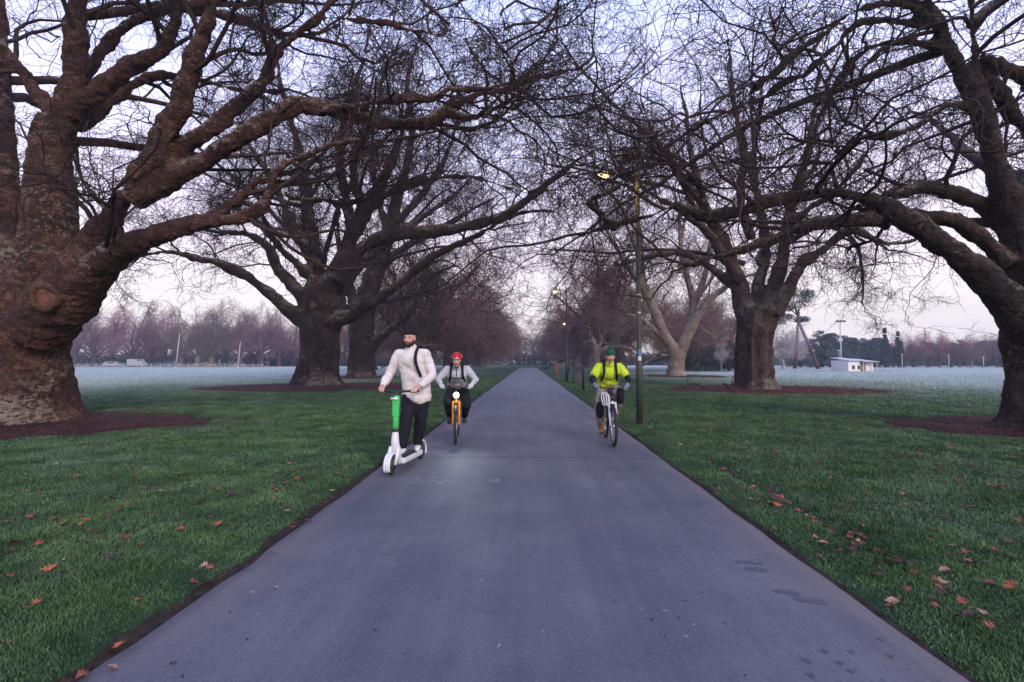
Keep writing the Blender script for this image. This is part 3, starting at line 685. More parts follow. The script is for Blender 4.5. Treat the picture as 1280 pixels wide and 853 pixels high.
# distant rows beyond the fields
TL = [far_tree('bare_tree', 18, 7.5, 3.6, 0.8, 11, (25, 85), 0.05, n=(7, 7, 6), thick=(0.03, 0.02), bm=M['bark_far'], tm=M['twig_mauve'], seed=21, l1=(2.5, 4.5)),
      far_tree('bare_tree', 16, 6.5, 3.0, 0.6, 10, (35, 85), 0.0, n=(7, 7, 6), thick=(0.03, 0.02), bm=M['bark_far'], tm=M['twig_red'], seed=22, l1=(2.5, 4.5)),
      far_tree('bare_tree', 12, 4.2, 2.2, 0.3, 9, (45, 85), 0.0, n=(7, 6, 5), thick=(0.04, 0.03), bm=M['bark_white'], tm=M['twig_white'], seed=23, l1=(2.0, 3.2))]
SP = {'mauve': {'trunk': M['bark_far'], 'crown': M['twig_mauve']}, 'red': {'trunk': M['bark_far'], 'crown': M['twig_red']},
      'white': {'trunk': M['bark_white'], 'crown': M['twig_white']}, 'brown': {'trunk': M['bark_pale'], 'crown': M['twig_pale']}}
def at(px, Y): return (px-660)/F*Y*1.001
left = [(104, 140, 0, 1.02, 'mauve'), (128, 146, 1, 1.1, 'red'), (155, 138, 0, 1.0, 'mauve'), (180, 150, 1, 1.1, 'red'), (196, 144, 1, 0.75, 'red'), (219, 140, 0, 1.05, 'brown'),
        (240, 136, 0, 1.08, 'brown'), (258, 137, 0, 1.02, 'brown'), (276, 145, 1, 0.95, 'red'), (294, 138, 0, 0.95, 'brown'), (310, 145, 0, 1.0, 'mauve'),
        (322, 137, 0, 0.9, 'mauve'), (345, 142, 1, 0.95, 'mauve'), (362, 150, 0, 0.95, 'mauve'), (425, 150, 1, 0.9, 'mauve'), (500, 150, 0, 0.9, 'mauve'), (530, 155, 1, 0.9, 'mauve'),
        (60, 145, 0, 1.1, 'red'), (80, 140, 1, 1.1, 'mauve')]
names = {'red': 'reddish bare tree in the row beyond the frosty field on the left', 'mauve': 'mauve grey bare tree in the row beyond the frosty field on the left',
         'brown': 'pale brown round headed bare tree in the row beyond the frosty field on the left'}
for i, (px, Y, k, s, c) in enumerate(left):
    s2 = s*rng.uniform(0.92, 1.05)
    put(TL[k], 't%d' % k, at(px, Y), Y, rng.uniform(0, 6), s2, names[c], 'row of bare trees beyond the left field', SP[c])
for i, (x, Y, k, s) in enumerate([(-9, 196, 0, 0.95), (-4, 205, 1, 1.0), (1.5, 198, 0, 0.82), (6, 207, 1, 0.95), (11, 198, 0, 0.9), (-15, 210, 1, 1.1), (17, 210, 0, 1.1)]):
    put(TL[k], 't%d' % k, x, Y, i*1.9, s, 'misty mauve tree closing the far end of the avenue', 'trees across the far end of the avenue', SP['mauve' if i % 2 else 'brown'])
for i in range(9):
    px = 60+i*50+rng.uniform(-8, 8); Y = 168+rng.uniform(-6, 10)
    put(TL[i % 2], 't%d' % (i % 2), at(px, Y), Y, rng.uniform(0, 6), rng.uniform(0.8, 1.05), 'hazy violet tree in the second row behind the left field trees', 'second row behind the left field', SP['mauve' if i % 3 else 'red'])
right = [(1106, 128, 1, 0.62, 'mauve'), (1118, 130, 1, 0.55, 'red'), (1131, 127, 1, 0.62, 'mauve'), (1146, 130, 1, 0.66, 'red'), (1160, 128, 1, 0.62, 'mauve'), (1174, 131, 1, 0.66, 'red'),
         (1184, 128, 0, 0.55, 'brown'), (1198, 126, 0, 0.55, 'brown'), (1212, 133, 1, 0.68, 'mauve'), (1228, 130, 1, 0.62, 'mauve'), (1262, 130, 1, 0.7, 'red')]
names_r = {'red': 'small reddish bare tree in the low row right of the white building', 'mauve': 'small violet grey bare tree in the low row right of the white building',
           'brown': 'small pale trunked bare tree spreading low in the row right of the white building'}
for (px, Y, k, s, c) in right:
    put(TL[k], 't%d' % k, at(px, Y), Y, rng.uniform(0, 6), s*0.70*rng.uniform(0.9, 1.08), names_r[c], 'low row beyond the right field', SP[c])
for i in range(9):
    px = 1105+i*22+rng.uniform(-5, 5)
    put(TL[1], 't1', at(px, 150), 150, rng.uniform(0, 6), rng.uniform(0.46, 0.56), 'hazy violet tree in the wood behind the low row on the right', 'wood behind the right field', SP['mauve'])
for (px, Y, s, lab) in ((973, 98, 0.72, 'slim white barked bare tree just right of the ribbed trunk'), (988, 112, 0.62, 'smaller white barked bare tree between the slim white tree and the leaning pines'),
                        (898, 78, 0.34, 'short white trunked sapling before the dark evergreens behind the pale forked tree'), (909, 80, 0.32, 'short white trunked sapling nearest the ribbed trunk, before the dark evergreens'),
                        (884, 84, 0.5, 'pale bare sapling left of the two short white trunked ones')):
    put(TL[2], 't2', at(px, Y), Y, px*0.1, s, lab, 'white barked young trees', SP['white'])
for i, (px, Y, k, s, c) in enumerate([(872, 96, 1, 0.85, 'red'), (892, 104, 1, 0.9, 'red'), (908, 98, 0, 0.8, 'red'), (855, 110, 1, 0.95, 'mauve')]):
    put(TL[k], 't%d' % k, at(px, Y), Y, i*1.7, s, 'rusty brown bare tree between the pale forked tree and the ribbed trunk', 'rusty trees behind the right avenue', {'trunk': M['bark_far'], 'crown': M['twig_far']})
# ------------------------------------------------------------------ evergreens
def leafmat(name, a, b_):
    m, nt, b = mat_new(name); t = NT(m)
    n = t.noise(t.tex('Object'), 1.4, 5, 0.65)
    t.l.new(t.ramp(n, [(0.3, a), (0.7, b_)]), b.inputs['Base Color'])
    b.inputs['Roughness'].default_value = 0.75; b.inputs['Specular IOR Level'].default_value = 0.2
    return m
M['needle'] = leafmat('blue_green_needles', (0.030, 0.060, 0.058), (0.09, 0.14, 0.13))
M['needle_dark'] = leafmat('dark_needles', (0.014, 0.030, 0.024), (0.045, 0.070, 0.055))
M['hedge'] = leafmat('hedge_leaves', (0.016, 0.032, 0.026), (0.05, 0.075, 0.055))
def tufts(buf, C, Rr, n, size):
    """small leaf clumps (folded triangles) through ellipsoids C with radii Rr"""
    C = np.asarray(C, float); Rr = np.asarray(Rr, float)
    k = rng.integers(0, len(C), n)
    d = nrm(rng.normal(size=(n, 3)))*(rng.random((n, 1))**0.45)
    p = C[k]+d*Rr[k]
    s = size*rng.uniform(0.5, 1.3, (n, 1))
    a = nrm(rng.normal(size=(n, 3))); b = nrm(np.cross(a, rng.normal(size=(n, 3))))
    V = np.stack([p-a*s, p+b*s*0.6, p+a*s, p-b*s*0.5+np.cross(a, b)*s*0.4], 1).reshape(-1, 3)
    i = np.arange(n)*4
    buf.add(V, np.stack([i, i+1, i+2], -1), np.stack([i, i+2, i+3], -1))
def cedar(seed, H=9.0, wide=4.2):
    global rng; keep = rng; rng = np.random.default_rng(seed)
    root = empty('cedar_tree'); b = Buf(); c = Buf()
    tube(b, [(0, 0, -0.2), (0.05, 0, 2), (0.1, 0.1, H*0.6), (0, 0, H*0.92)], [0.4, 0.3, 0.2, 0.05], 8)
    C, Rr = [], []
    for i in range(60):
        h = rng.uniform(0.08, 1.0)**0.9; az = rng.uniform(0, 2*PI); r = wide*(1.08-h)**0.5*rng.uniform(0.1, 0.95)
        z = H*h
        C.append([r*math.cos(az), r*math.sin(az), z-0.1*r]); w = rng.uniform(0.9, 1.5)*(1.15-0.5*h); Rr.append([w, w, w*0.62])
        tube(b, [(0, 0, z-0.3), (r*0.8*math.cos(az), r*0.8*math.sin(az), z-0.15*r)], [0.09, 0.03], 5)
    tufts(c, C, Rr, 11000, 0.16)
    b.obj('trunk', M['bark_far'], root); c.obj('crown', M['needle'], root, smooth=False)
    rng = keep; return root
CD = [cedar(31), cedar(32)]
cl = [(1006, 128, 0, 0.95), (1020, 132, 1, 1.2), (1030, 126, 0, 1.12), (1046, 134, 1, 1.05), (1058, 128, 0, 1.0), (1070, 132, 1, 0.95), (1084, 130, 0, 1.0), (1099, 136, 1, 0.9), (1128, 140, 0, 0.8),
      (1234, 134, 1, 1.1), (1246, 130, 0, 1.0), (1256, 136, 1, 1.1), (994, 124, 1, 0.8), (1150, 152, 0, 0.95), (1185, 152, 1, 1.0), (1212, 150, 0, 1.0)]
for i, (px, Y, k, s) in enumerate(cl):
    lab = 'blue green cedar in the dark clump behind the white building' if px < 1110 else 'blue green cedar among the low bare trees at the right field edge'
    if px == 1020: lab = 'tallest flat topped cedar left of the floodlight mast'
    put(CD[k], 'c%d' % k, at(px, Y), Y, i*2.1, (s, s, s*0.82), lab, 'cedars beyond the right field')
for i, (px, Y, k, s) in enumerate([(868, 74, 0, 0.5), (880, 78, 1, 0.48), (893, 82, 0, 0.55), (907, 79, 1, 0.5), (858, 80, 1, 0.42), (918, 84, 0, 0.5)]):
    put(CD[k], 'c%d' % k, at(px, Y), Y, i*2.1, (s*1.2, s*1.2, s), 'dark low evergreen bush behind the pale forked tree', 'dark evergreens behind the right avenue', {'crown': M['needle_dark']})
def spire(seed):
    global rng; keep = rng; rng = np.random.default_rng(seed)
    root = empty('redwood_tree'); b = Buf(); c = Buf(); H = 15.0
    tube(b, [(0, 0, -0.2), (0, 0, 4), (0, 0, H*0.95)], [0.5, 0.35, 0.05], 8)
    C, Rr = [], []
    for i in range(60):
        h = rng.uniform(0.12, 0.99); az = rng.uniform(0, 2*PI); r = 2.5*(1.02-h)**0.8*rng.uniform(0.3, 0.9)
        C.append([r*math.cos(az), r*math.sin(az), H*h]); w = 0.42+1.2*(1-h); Rr.append([w, w, w*0.7])
    tufts(c, C, Rr, 12000, 0.2)
    b.obj('trunk', M['bark_far'], root); c.obj('crown', M['needle_dark'], root, smooth=False)
    rng = keep; return root
SPR = spire(40)
put(SPR, 's', at(1096, 122), 122, 0, 0.62, 'taller pointed dark conifer rising right of the white building', 'pointed conifers')
put(SPR, 's', at(1112, 123), 123, 2, (0.58, 0.58, 0.57), 'shorter pointed dark conifer, right one of the two spires', 'pointed conifers')
# leaning pines
def pine(px0, px1, ytop, Y, label, crown):
    root = empty('pine_tree', (at(px0, Y), Y, 0), label=label, cat='tree', group='leaning pines behind the ribbed trunk')
    org = np.array([at(px0, Y), Y, 0.0]); b = Buf()
    top = W(px1, ytop, Y)-org
    pts = catmull(np.array([[0, 0, -0.2], [top[0]*0.3, 0, top[2]*0.28], [top[0]*0.72, 0.3, top[2]*0.66], top]), 12)
    tube(b, pts, np.linspace(0.42, 0.16, 12), 8)
    C, Rr = [], []
    for (cx, cy, rx, ry) in crown:
        p = W(cx, cy, Y)-org; p[1] += rng.uniform(-1.2, 1.2)
        C.append(p); Rr.append([rx*Y/F, rx*Y/F, ry*Y/F])
        tube(b, catmull(np.array([pts[9], (pts[10]+p)/2+[0, 0, -0.3], p]), 6), np.linspace(0.12, 0.04, 6), 5)
    c = Buf(); tufts(c, C, Rr, 700*len(C), 0.15)
    b.obj('trunk', M['bark_far'], root); c.obj('crown', M['needle_dark'], root, smooth=False)
pine(1016, 993, 380, 100, 'tall pine leaning left with a dark rounded crown above the white barked trees', [(1000, 376, 14, 9), (985, 384, 12, 7), (1008, 368, 9, 7), (992, 366, 13, 8), (975, 375, 10, 6)])
pine(987, 999, 390, 104, 'pine leaning right, crossing its taller neighbour behind the ribbed trunk', [(985, 396, 12, 5), (1000, 400, 9, 4), (975, 402, 8, 4)])
# hedge belts that close the view behind the distant rows
def hedge(x0, x1, y0, y1, H, label, n, seed):
    global rng; keep = rng; rng = np.random.default_rng(seed)
    root = empty('hedge', ((x0+x1)/2, (y0+y1)/2, 0), label=label, cat='hedge')
    L = math.hypot(x1-x0, y1-y0); d = np.array([(x1-x0)/L, (y1-y0)/L, 0])
    m = int(L/2.2); C = [d*(-L/2+L*i/(m-1))+np.array([0, 0, H*rng.uniform(0.30, 0.5)]) for i in range(m)]
    Rr = [[2.1, 1.6, H*rng.uniform(0.42, 0.6)] for _ in range(m)]
    c = Buf(); tufts(c, C, Rr, n, 0.28); c.obj('foliage', M['hedge'], root, smooth=False)
    s = Buf(); tube(s, [d*(-L/2)+[0, 0, 0.3], [0, 0, 0.35], d*(L/2)+[0, 0, 0.3]], [0.2, 0.25, 0.2], 6); s.obj('trunk', M['bark_far'], root)
    rng = keep
hedge(-210, -20, 186, 178, 6.0, 'long dark hedge closing the view behind the trees on the left', 60000, 51)
hedge(-75, -38, 150, 150, 2.3, 'low clipped hedge at the edge of the left field, right of the tree row', 12000, 54)
hedge(20, 190, 186, 170, 5.0, 'long dark shrub belt closing the view beyond the right field', 60000, 52)
hedge(-25, 30, 215, 215, 6.0, 'misty hedge across the far end of the avenue', 20000, 53)
# ================================================================== ground
def vnoise(x, y, s, seed=0):
    """smooth value noise, vectorised"""
    r = np.random.default_rng(1000+seed); g = r.random((256, 256))
    X = np.asarray(x)/s + 1000.3; Y = np.asarray(y)/s + 1000.7
    xi = np.floor(X).astype(int); yi = np.floor(Y).astype(int); fx = X-xi; fy = Y-yi
    fx = fx*fx*(3-2*fx); fy = fy*fy*(3-2*fy)
    a = g[xi % 256, yi % 256]; b = g[(xi+1) % 256, yi % 256]; c = g[xi % 256, (yi+1) % 256]; d = g[(xi+1) % 256, (yi+1) % 256]
    return (a*(1-fx)+b*fx)*(1-fy)+(c*(1-fx)+d*fx)*fy
def sstep(x, a, b):
    t = np.clip((x-a)/(b-a), 0, 1); return t*t*(3-2*t)
XJ, XJ2 = 76.0, 3.2        # where a side path leaves to the right
def edge_l(y): return -2.03 - 0.07*(vnoise(y*0+3.3, y, 1.1, 4)-0.3) - 0.05*(vnoise(y*0+9.3, y, 0.33, 5)-0.5) - 0.10*np.exp(-((y-8.2)/0.8)**2)
def edge_r(y): return 2.03 + 0.05*(vnoise(y*0+5.3, y, 1.3, 6)-0.5) + 0.03*(vnoise(y*0+1.3, y, 0.3, 7)-0.5)
def side_y(x): return XJ + 0.002*(np.maximum(x-2, 0))**2
def path_dist(x, y):
    """distance outside the paving (negative inside)"""
    d = np.maximum(edge_l(y)-x, x-edge_r(y))
    d = np.maximum(d, y-118)
    s = np.abs(y-side_y(x))-1.5
    s = np.maximum(s, 1.0-x)
    return np.minimum(d, s)
def rutf(x, y): return np.exp(-((x-(2.62+0.10*(vnoise(y*0+7.7, y, 1.7, 15)-0.5)))/0.13)**2)*sstep(vnoise(y*0+8.8, y, 0.8, 16), 0.25, 0.6)*(1-sstep(y, 7.5, 10))
def hgt(x, y):
    d = path_dist(x, y)
    h = 0.012 + 0.045*sstep(d, 0.05, 0.6) + 0.05*(vnoise(x, y, 2.3, 1)-0.5) + 0.022*(vnoise(x, y, 0.45, 2)-0.5)
    rut = rutf(x, y)*0.05
    return np.where(d > 0, (h-rut)*sstep(d, 0.0, 0.12)-0.035*(1-sstep(d, 0.0, 0.10)), -0.035)
def grid_mesh(name, xs, ys, fz, mat, kind):
    X, Y = np.meshgrid(xs, ys, indexing='ij'); Z = fz(X, Y)
    V = np.stack([X, Y, Z], -1).reshape(-1, 3); nx, ny = X.shape
    i = np.arange(nx*ny).reshape(nx, ny)
    q = np.stack([i[:-1, :-1], i[1:, :-1], i[1:, 1:], i[:-1, 1:]], -1).reshape(-1, 4)
    b = Buf(); b.add(V, q); o = b.obj(name, mat); tag(o, kind=kind); return o
def axis(lo, hi, dense, near, ratio):
    """fine steps near zero, growing outwards"""
    out = [0.0]; s = dense
    while out[-1] < hi:
        if out[-1] > near: s *= ratio
        out.append(out[-1]+s)
    a = np.array(out); a[-1] = hi
    out = [0.0]; s = dense
    while out[-1] > lo:
        if out[-1] < -near: s *= ratio
        out.append(out[-1]-s)
    b = np.array(out); b[-1] = lo
    return np.concatenate([b[::-1][:-1], a])
m, nt, b = mat_new('lawn'); t = NT(m); M['lawn'] = m
v = t.pos(); xyz = t.sep(v)
ax = t.math('ABSOLUTE', xyz[0])
n_big = t.noise(v, 0.10, 4); n_mid = t.noise(v, 1.3, 6, 0.65); n_fin = t.noise(v, 30, 5, 0.7)
green = t.ramp(t.math('ADD', t.math('MULTIPLY', n_mid, 0.6), t.math('MULTIPLY', n_fin, 0.4)), [(0.30, (0.012, 0.028, 0.013)), (0.50, (0.034, 0.078, 0.036)), (0.70, (0.080, 0.150, 0.075))])
# frost lies on the open field, away from the shelter of the trees
fr = t.math('ADD', ax, t.math('MULTIPLY', t.math('SUBTRACT', n_big, 0.5), 14.0))
fr = t.math('ADD', fr, t.math('MULTIPLY', t.math('MINIMUM', xyz[1], 60.0), 0.16))
frost = t.map(fr, 12.0, 34.0)
frost = t.math('MULTIPLY', frost, t.map(xyz[1], 10, 34))
fcol = t.ramp(t.noise(v, 0.35, 5, 0.6), [(0.3, (0.28, 0.335, 0.31)), (0.7, (0.43, 0.49, 0.455))])
sp = t.map(n_fin, 0.35, 0.65)
fmask = t.math('MULTIPLY', frost, t.math('ADD', 0.72, t.math('MULTIPLY', sp, 0.28)))
c = t.mix(fmask, green, fcol)
t.l.new(c, b.inputs['Base Color']); b.inputs['Roughness'].default_value = 0.9; b.inputs['Specular IOR Level'].default_value = 0.1
t.l.new(t.bump(t.math('ADD', t.noise(t.scale(v, 1, 1, 1), 22, 5, 0.8), t.math('MULTIPLY', t.noise(v, 2.2, 3), 1.6)), 1.0, 0.06), b.inputs['Normal'])
xs = axis(-410, 410, 0.07, 4.5, 1.035); ys0 = axis(-60, 410, 0.09, 14, 1.03)
grid_mesh('ground', xs, ys0, hgt, M['lawn'], 'structure')

# bare dark soil strip where the turf meets the paving
M['soil'] = simple('soil', (0.030, 0.021, 0.019), 0.95, bump=0.8, bscale=50, var=0.5, vscale=12, spec=0.1)
def strip(name, ys, xin, xout, z, mat, kind='structure', n=6):
    V = []; 
    for k in range(n):
        f = k/(n-1); x = xin(ys)*(1-f)+xout(ys)*f; V.append(np.stack([x, ys, z(x, ys)], -1))
    V = np.stack(V, 0); i = np.arange(n*len(ys)).reshape(n, len(ys))
    q = np.stack([i[:-1, :-1], i[1:, :-1], i[1:, 1:], i[:-1, 1:]], -1).reshape(-1, 4)
    b = Buf(); b.add(V.reshape(-1, 3), q); o = b.obj(name, mat); tag(o, kind=kind); return o
ysd = np.concatenate([np.arange(-4, 20, 0.06), np.arange(20, 118, 0.5)])
soil_w = lambda y: 0.015+0.09*vnoise(y*0+2.2, y, 0.9, 9)**1.3+0.07*vnoise(y*0+2.2, y, 0.22, 10)
strip('soil_edge', ysd, lambda y: edge_l(y)+0.05, lambda y: edge_l(y)-soil_w(y), lambda x, y: np.maximum(hgt(x, y), -0.012)+0.006-0.03*(x > edge_l(y)+0.01), M['soil'])
strip('soil_edge', ysd, lambda y: edge_r(y)-0.05, lambda y: edge_r(y)+0.05+0.04*vnoise(y*0+4, y, 0.4, 11), lambda x, y: np.maximum(hgt(x, y), -0.012)+0.005-0.03*(x < edge_r(y)-0.01), M['soil'])

# paving
m, nt, b = mat_new('asphalt_path'); t = NT(m); M['path'] = m
v = t.pos(); xyz = t.sep(v)
ax = t.math('ABSOLUTE', xyz[0])
st = t.noise(t.scale(v, 3.2, 0.22, 1), 1.0, 5, 0.6)
bl = t.noise(v, 0.9, 6, 0.62)
fi = t.noise(v, 110, 4, 0.75)
c = t.ramp(t.math('ADD', t.math('MULTIPLY', st, 0.45), t.math('MULTIPLY', bl, 0.55)), [(0.32, (0.060, 0.069, 0.096)), (0.50, (0.106, 0.107, 0.132)), (0.68, (0.160, 0.160, 0.184))])
edge = t.math('MULTIPLY', t.map(t.math('ADD', ax, t.math('MULTIPLY', bl, 1.1)), 2.15, 2.65), 0.65)
c = t.mix(edge, c, (0.155, 0.132, 0.14))
c = t.mix(t.map(fi, 0.35, 0.65, 0.0, 0.9), c, t.mix(0.5, c, (0.02, 0.02, 0.03)))
ag = t.voro(v, 60)
c = t.mix(t.map(ag, 0.30, 0.18, 0.0, 0.35), c, (0.20, 0.20, 0.23))
gr = t.map(t.noise(v, 34, 4, 0.8), 0.56, 0.66)
c = t.mix(t.math('MULTIPLY', gr, 0.45), c, (0.035, 0.038, 0.052))
spk = t.voro(v, 42)
c = t.mix(t.math('MULTIPLY', t.map(spk, 0.11, 0.05), t.map(t.noise(v, 11, 2), 0.56, 0.64)), c, (0.30, 0.30, 0.32))
dk = t.math('MULTIPLY', t.map(t.voro(t.scale(v, 1, 1, 1), 5.5), 0.12, 0.05), t.map(t.noise(v, 2.3, 2), 0.55, 0.62))
c = t.mix(t.math('MULTIPLY', dk, 0.5), c, (0.06, 0.055, 0.06))
stn = t.map(t.noise(v, 2.2, 7, 0.75), 0.57, 0.70, 0, 0.6)
c = t.mix(stn, c, (0.05, 0.05, 0.062))
t.l.new(c, b.inputs['Base Color']); b.inputs['Roughness'].default_value = 0.62; b.inputs['Specular IOR Level'].default_value = 0.4
t.l.new(t.bump(t.math('ADD', fi, t.math('MULTIPLY', t.noise(v, 6, 4), 0.6)), 0.35, 0.004), b.inputs['Normal'])
pz = lambda x, y: 0.006+0.012*(1-(x/2.05)**2)+0.004*(vnoise(x, y, 1.5, 20)-0.5)
def slab(name, ys):
    n = 30; V = []
    for k in range(n):
        f = k/(n-1); x = edge_l(ys)*(1-f)+edge_r(ys)*f; V.append(np.stack([x, ys, pz(x, ys)], -1))
    V = np.stack(V, 0); dn = V[[0, -1]].copy(); dn[..., 2] -= 0.07
    V = np.concatenate([dn[:1], V, dn[1:]], 0)
    n = len(V); i = np.arange(n*len(ys)).reshape(n, len(ys))
    q = np.stack([i[:-1, :-1], i[1:, :-1], i[1:, 1:], i[:-1, 1:]], -1).reshape(-1, 4)
    b = Buf(); b.add(V.reshape(-1, 3), q); o = b.obj(name, M['path']); tag(o, kind='structure')
YJ = G(640, 573)[1]
slab('path', np.concatenate([np.arange(-6, YJ-0.02, 0.06), [YJ-0.012]]))
slab('path', np.concatenate([[YJ+0.006], np.arange(YJ+0.05, 20, 0.08), np.arange(20, 118, 0.5)]))
js = strip('path_joint', np.array([YJ-0.03, YJ+0.03]), lambda y: y*0-2.06, lambda y: y*0+2.04, lambda x, y: x*0-0.02, M['soil'], n=4)
xs = np.arange(1.4, 60, 0.6)
V = np.stack([np.stack([xs, side_y(xs)+s, np.full_like(xs, 0.030)], -1) for s in (-1.5, -0.5, 0.5, 1.5)], 0)
i = np.arange(4*len(xs)).reshape(4, -1); bb = Buf(); bb.add(V.reshape(-1, 3), np.stack([i[:-1, :-1], i[:-1, 1:], i[1:, 1:], i[1:, :-1]], -1).reshape(-1, 4))
tag(bb.obj('side_path', M['path']), kind='structure')
# marks on the paving: pale chalky scuffs, damp shoe prints, paw prints
M['chalk'] = simple('chalk', (0.30, 0.31, 0.34), 0.9)
M['grit'] = simple('grit', (0.26, 0.27, 0.29), 0.9)
M['damp'] = simple('damp_print', (0.066, 0.069, 0.088), 0.55, var=0.45, vscale=90)
def patch(buf, x, y, rx, ry, rot=0.0, dz=0.004, n=9, rag=0.3):
    a = np.arange(n)*2*PI/n; r = 1+rag*rng.uniform(-1, 1, n)
    px_, py_ = rx*r*np.cos(a), ry*r*np.sin(a)
    X = x+px_*math.cos(rot)-py_*math.sin(rot); Y = y+px_*math.sin(rot)+py_*math.cos(rot)
    V = np.stack([X, Y, pz(X, Y)+dz], -1); V = np.concatenate([V, [[x, y, float(pz(x, y))+dz]]])
    buf.add(V, [[i, (i+1) % n, n] for i in range(n)])
bf = Buf()
for (x0, x1, y0, y1, n) in ((516, 556, 598, 607, 46), (545, 568, 602, 609, 18), (600, 622, 601, 606, 16), (598, 612, 596, 600, 6)):
    for _ in range(n):
        g = G(rng.uniform(x0, x1), rng.uniform(y0, y1)); patch(bf, g[0], g[1], rng.uniform(0.008, 0.04), rng.uniform(0.003, 0.010), rng.uniform(-0.6, 0.6))
tag(bf.obj('chalk_marks', M['chalk'], smooth=False), 'faint white chalk scribble across the path in front of the scooter', 'chalk mark', kind='stuff')
bf = Buf()
for _ in range(90):
    y = 2.0+18*rng.random()**1.6; patch(bf, rng.uniform(-1.9, 1.9), y, rng.uniform(0.006, 0.02), rng.uniform(0.003, 0.008), rng.uniform(0, 3))
tag(bf.obj('grit', M['grit'], smooth=False), 'pale specks of grit and lichen scattered over the path', 'grit', kind='stuff')
def shoe(px_, py_, ln, rot, lab):
    g = G(px_, py_); bf = Buf()
    a = np.arange(26)*2*PI/26; u = np.cos(a)*ln/2; wd = 0.042*(1-0.30*np.exp(-((u/ln+0.12)/0.12)**2))*(1+0.25*u/ln)*(1+0.12*rng.normal(size=26)); vv = np.sin(a)*wd
    X = g[0]+u*math.cos(rot)-vv*math.sin(rot); Y = g[1]+u*math.sin(rot)+vv*math.cos(rot); V = np.stack([X, Y, pz(X, Y)+0.0025], -1); V = np.concatenate([V, [[g[0], g[1], float(pz(g[0], g[1]))+0.0025]]])
    bf.add(V, [[q, (q+1) % 26, 26] for q in range(26)])
    tag(bf.obj('shoe_print', M['damp'], smooth=False), lab, 'shoe print', 'damp shoe prints on the path')
shoe(936, 705, 0.20, -0.1, 'damp shoe print on the path, farther of the upper pair'); shoe(945, 714, 0.16, -0.15, 'damp shoe print on the path, nearer of the upper pair')
shoe(984, 743, 0.17, -0.3, 'damp shoe print on the path, left of the lower pair'); shoe(1012, 753, 0.18, -0.2, 'damp shoe print on the path, right of the lower pair')
for (px_, py_) in ((1103, 803), (1065, 819), (1052, 834), (1115, 824), (1009, 831), (1066, 844), (1032, 819), (1014, 850)):
    g = G(px_, py_); bf = Buf(); patch(bf, g[0], g[1], 0.012, 0.010, 0.3)
    for k in range(4): patch(bf, g[0]-0.018+k*0.012, g[1]+0.021-0.004*abs(k-1.5), 0.0042, 0.006)
    tag(bf.obj('paw_print', M['damp'], smooth=False), 'small damp paw print near the right edge of the path', 'paw print', 'damp paw prints on the path')
bf = Buf()
for _ in range(160):
    y = 2.2+16*rng.random()**1.5; patch(bf, rng.uniform(-1.95, 1.95), y, rng.uniform(0.004, 0.014), rng.uniform(0.003, 0.008), rng.uniform(0, 3), 0.006)
tag(bf.obj('crumbs', M['soil'], smooth=False), 'dark crumbs of leaf and soil scattered over the path', 'crumbs', kind='stuff')
# mulch beds
m, nt, b = mat_new('mulch'); t = NT(m); v = t.pos()
c = t.ramp(t.math('ADD', t.math('MULTIPLY', t.noise(v, 18, 6, 0.75), 0.6), t.math('MULTIPLY', t.noise(v, 1.2, 3), 0.4)), [(0.32, (0.012, 0.007, 0.007)), (0.52, (0.066, 0.026, 0.021)), (0.68, (0.17, 0.062, 0.046))])
t.l.new(c, b.inputs['Base Color']); b.inputs['Roughness'].default_value = 0.9; b.inputs['Specular IOR Level'].default_value = 0.15
t.l.new(t.bump(t.noise(v, 28, 6, 0.8), 1.0, 0.08), b.inputs['Normal']); M['mulch'] = m
beds = [(-11.6, 11.2, 3.9, 2.7, 0), (-11.6, 28.6, 6.0, 5.4, 1), (12.3, 26.6, 5.0, 4.6, 2), (11.9, 11.0, 3.6, 2.8, 3), (14.8, 50, 4.2, 5.0, 4), (-15.0, 45, 4.0, 4.5, 5), (8.4, 62, 2.0, 2.5, 6)]
def bed_r(a, k): return 1+0.09*np.sin(2*a+k)+0.06*np.sin(5*a+2*k)+0.04*np.sin(9*a+k)+0.03*np.sin(17*a+3*k)
flk_P = []
for (cx, cy, rx, ry, k) in beds:
    na, nr = 96, 24; A, Rr = np.meshgrid(np.arange(na)*2*PI/na, np.linspace(0.02, 1, nr), indexing='ij')
    q = bed_r(A, k)*Rr; X = cx+rx*q*np.cos(A); Y = cy+ry*q*np.sin(A)
    Z = hgt(X, Y)*0.0+0.075+0.05*(1-Rr**2)+0.03*(vnoise(X, Y, 0.5, 33)-0.5)-0.10*sstep(Rr, 0.93, 1.0)
    i = np.arange(na*nr).reshape(na, nr)
    qd = np.stack([i[:, :-1], i[:, 1:], np.roll(i, -1, 0)[:, 1:], np.roll(i, -1, 0)[:, :-1]], -1).reshape(-1, 4)
    bb = Buf(); bb.add(np.stack([X, Y, Z], -1).reshape(-1, 3), qd); tag(bb.obj('mulch_bed', M['mulch']), kind='structure')
def in_bed(x, y, gr=1.0):
    r = np.zeros(np.shape(x), bool)
    for (cx, cy, rx, ry, k) in beds:
        a = np.arctan2((y-cy)/ry, (x-cx)/rx); r |= np.hypot((x-cx)/rx, (y-cy)/ry) < bed_r(a, k)*gr
    return r
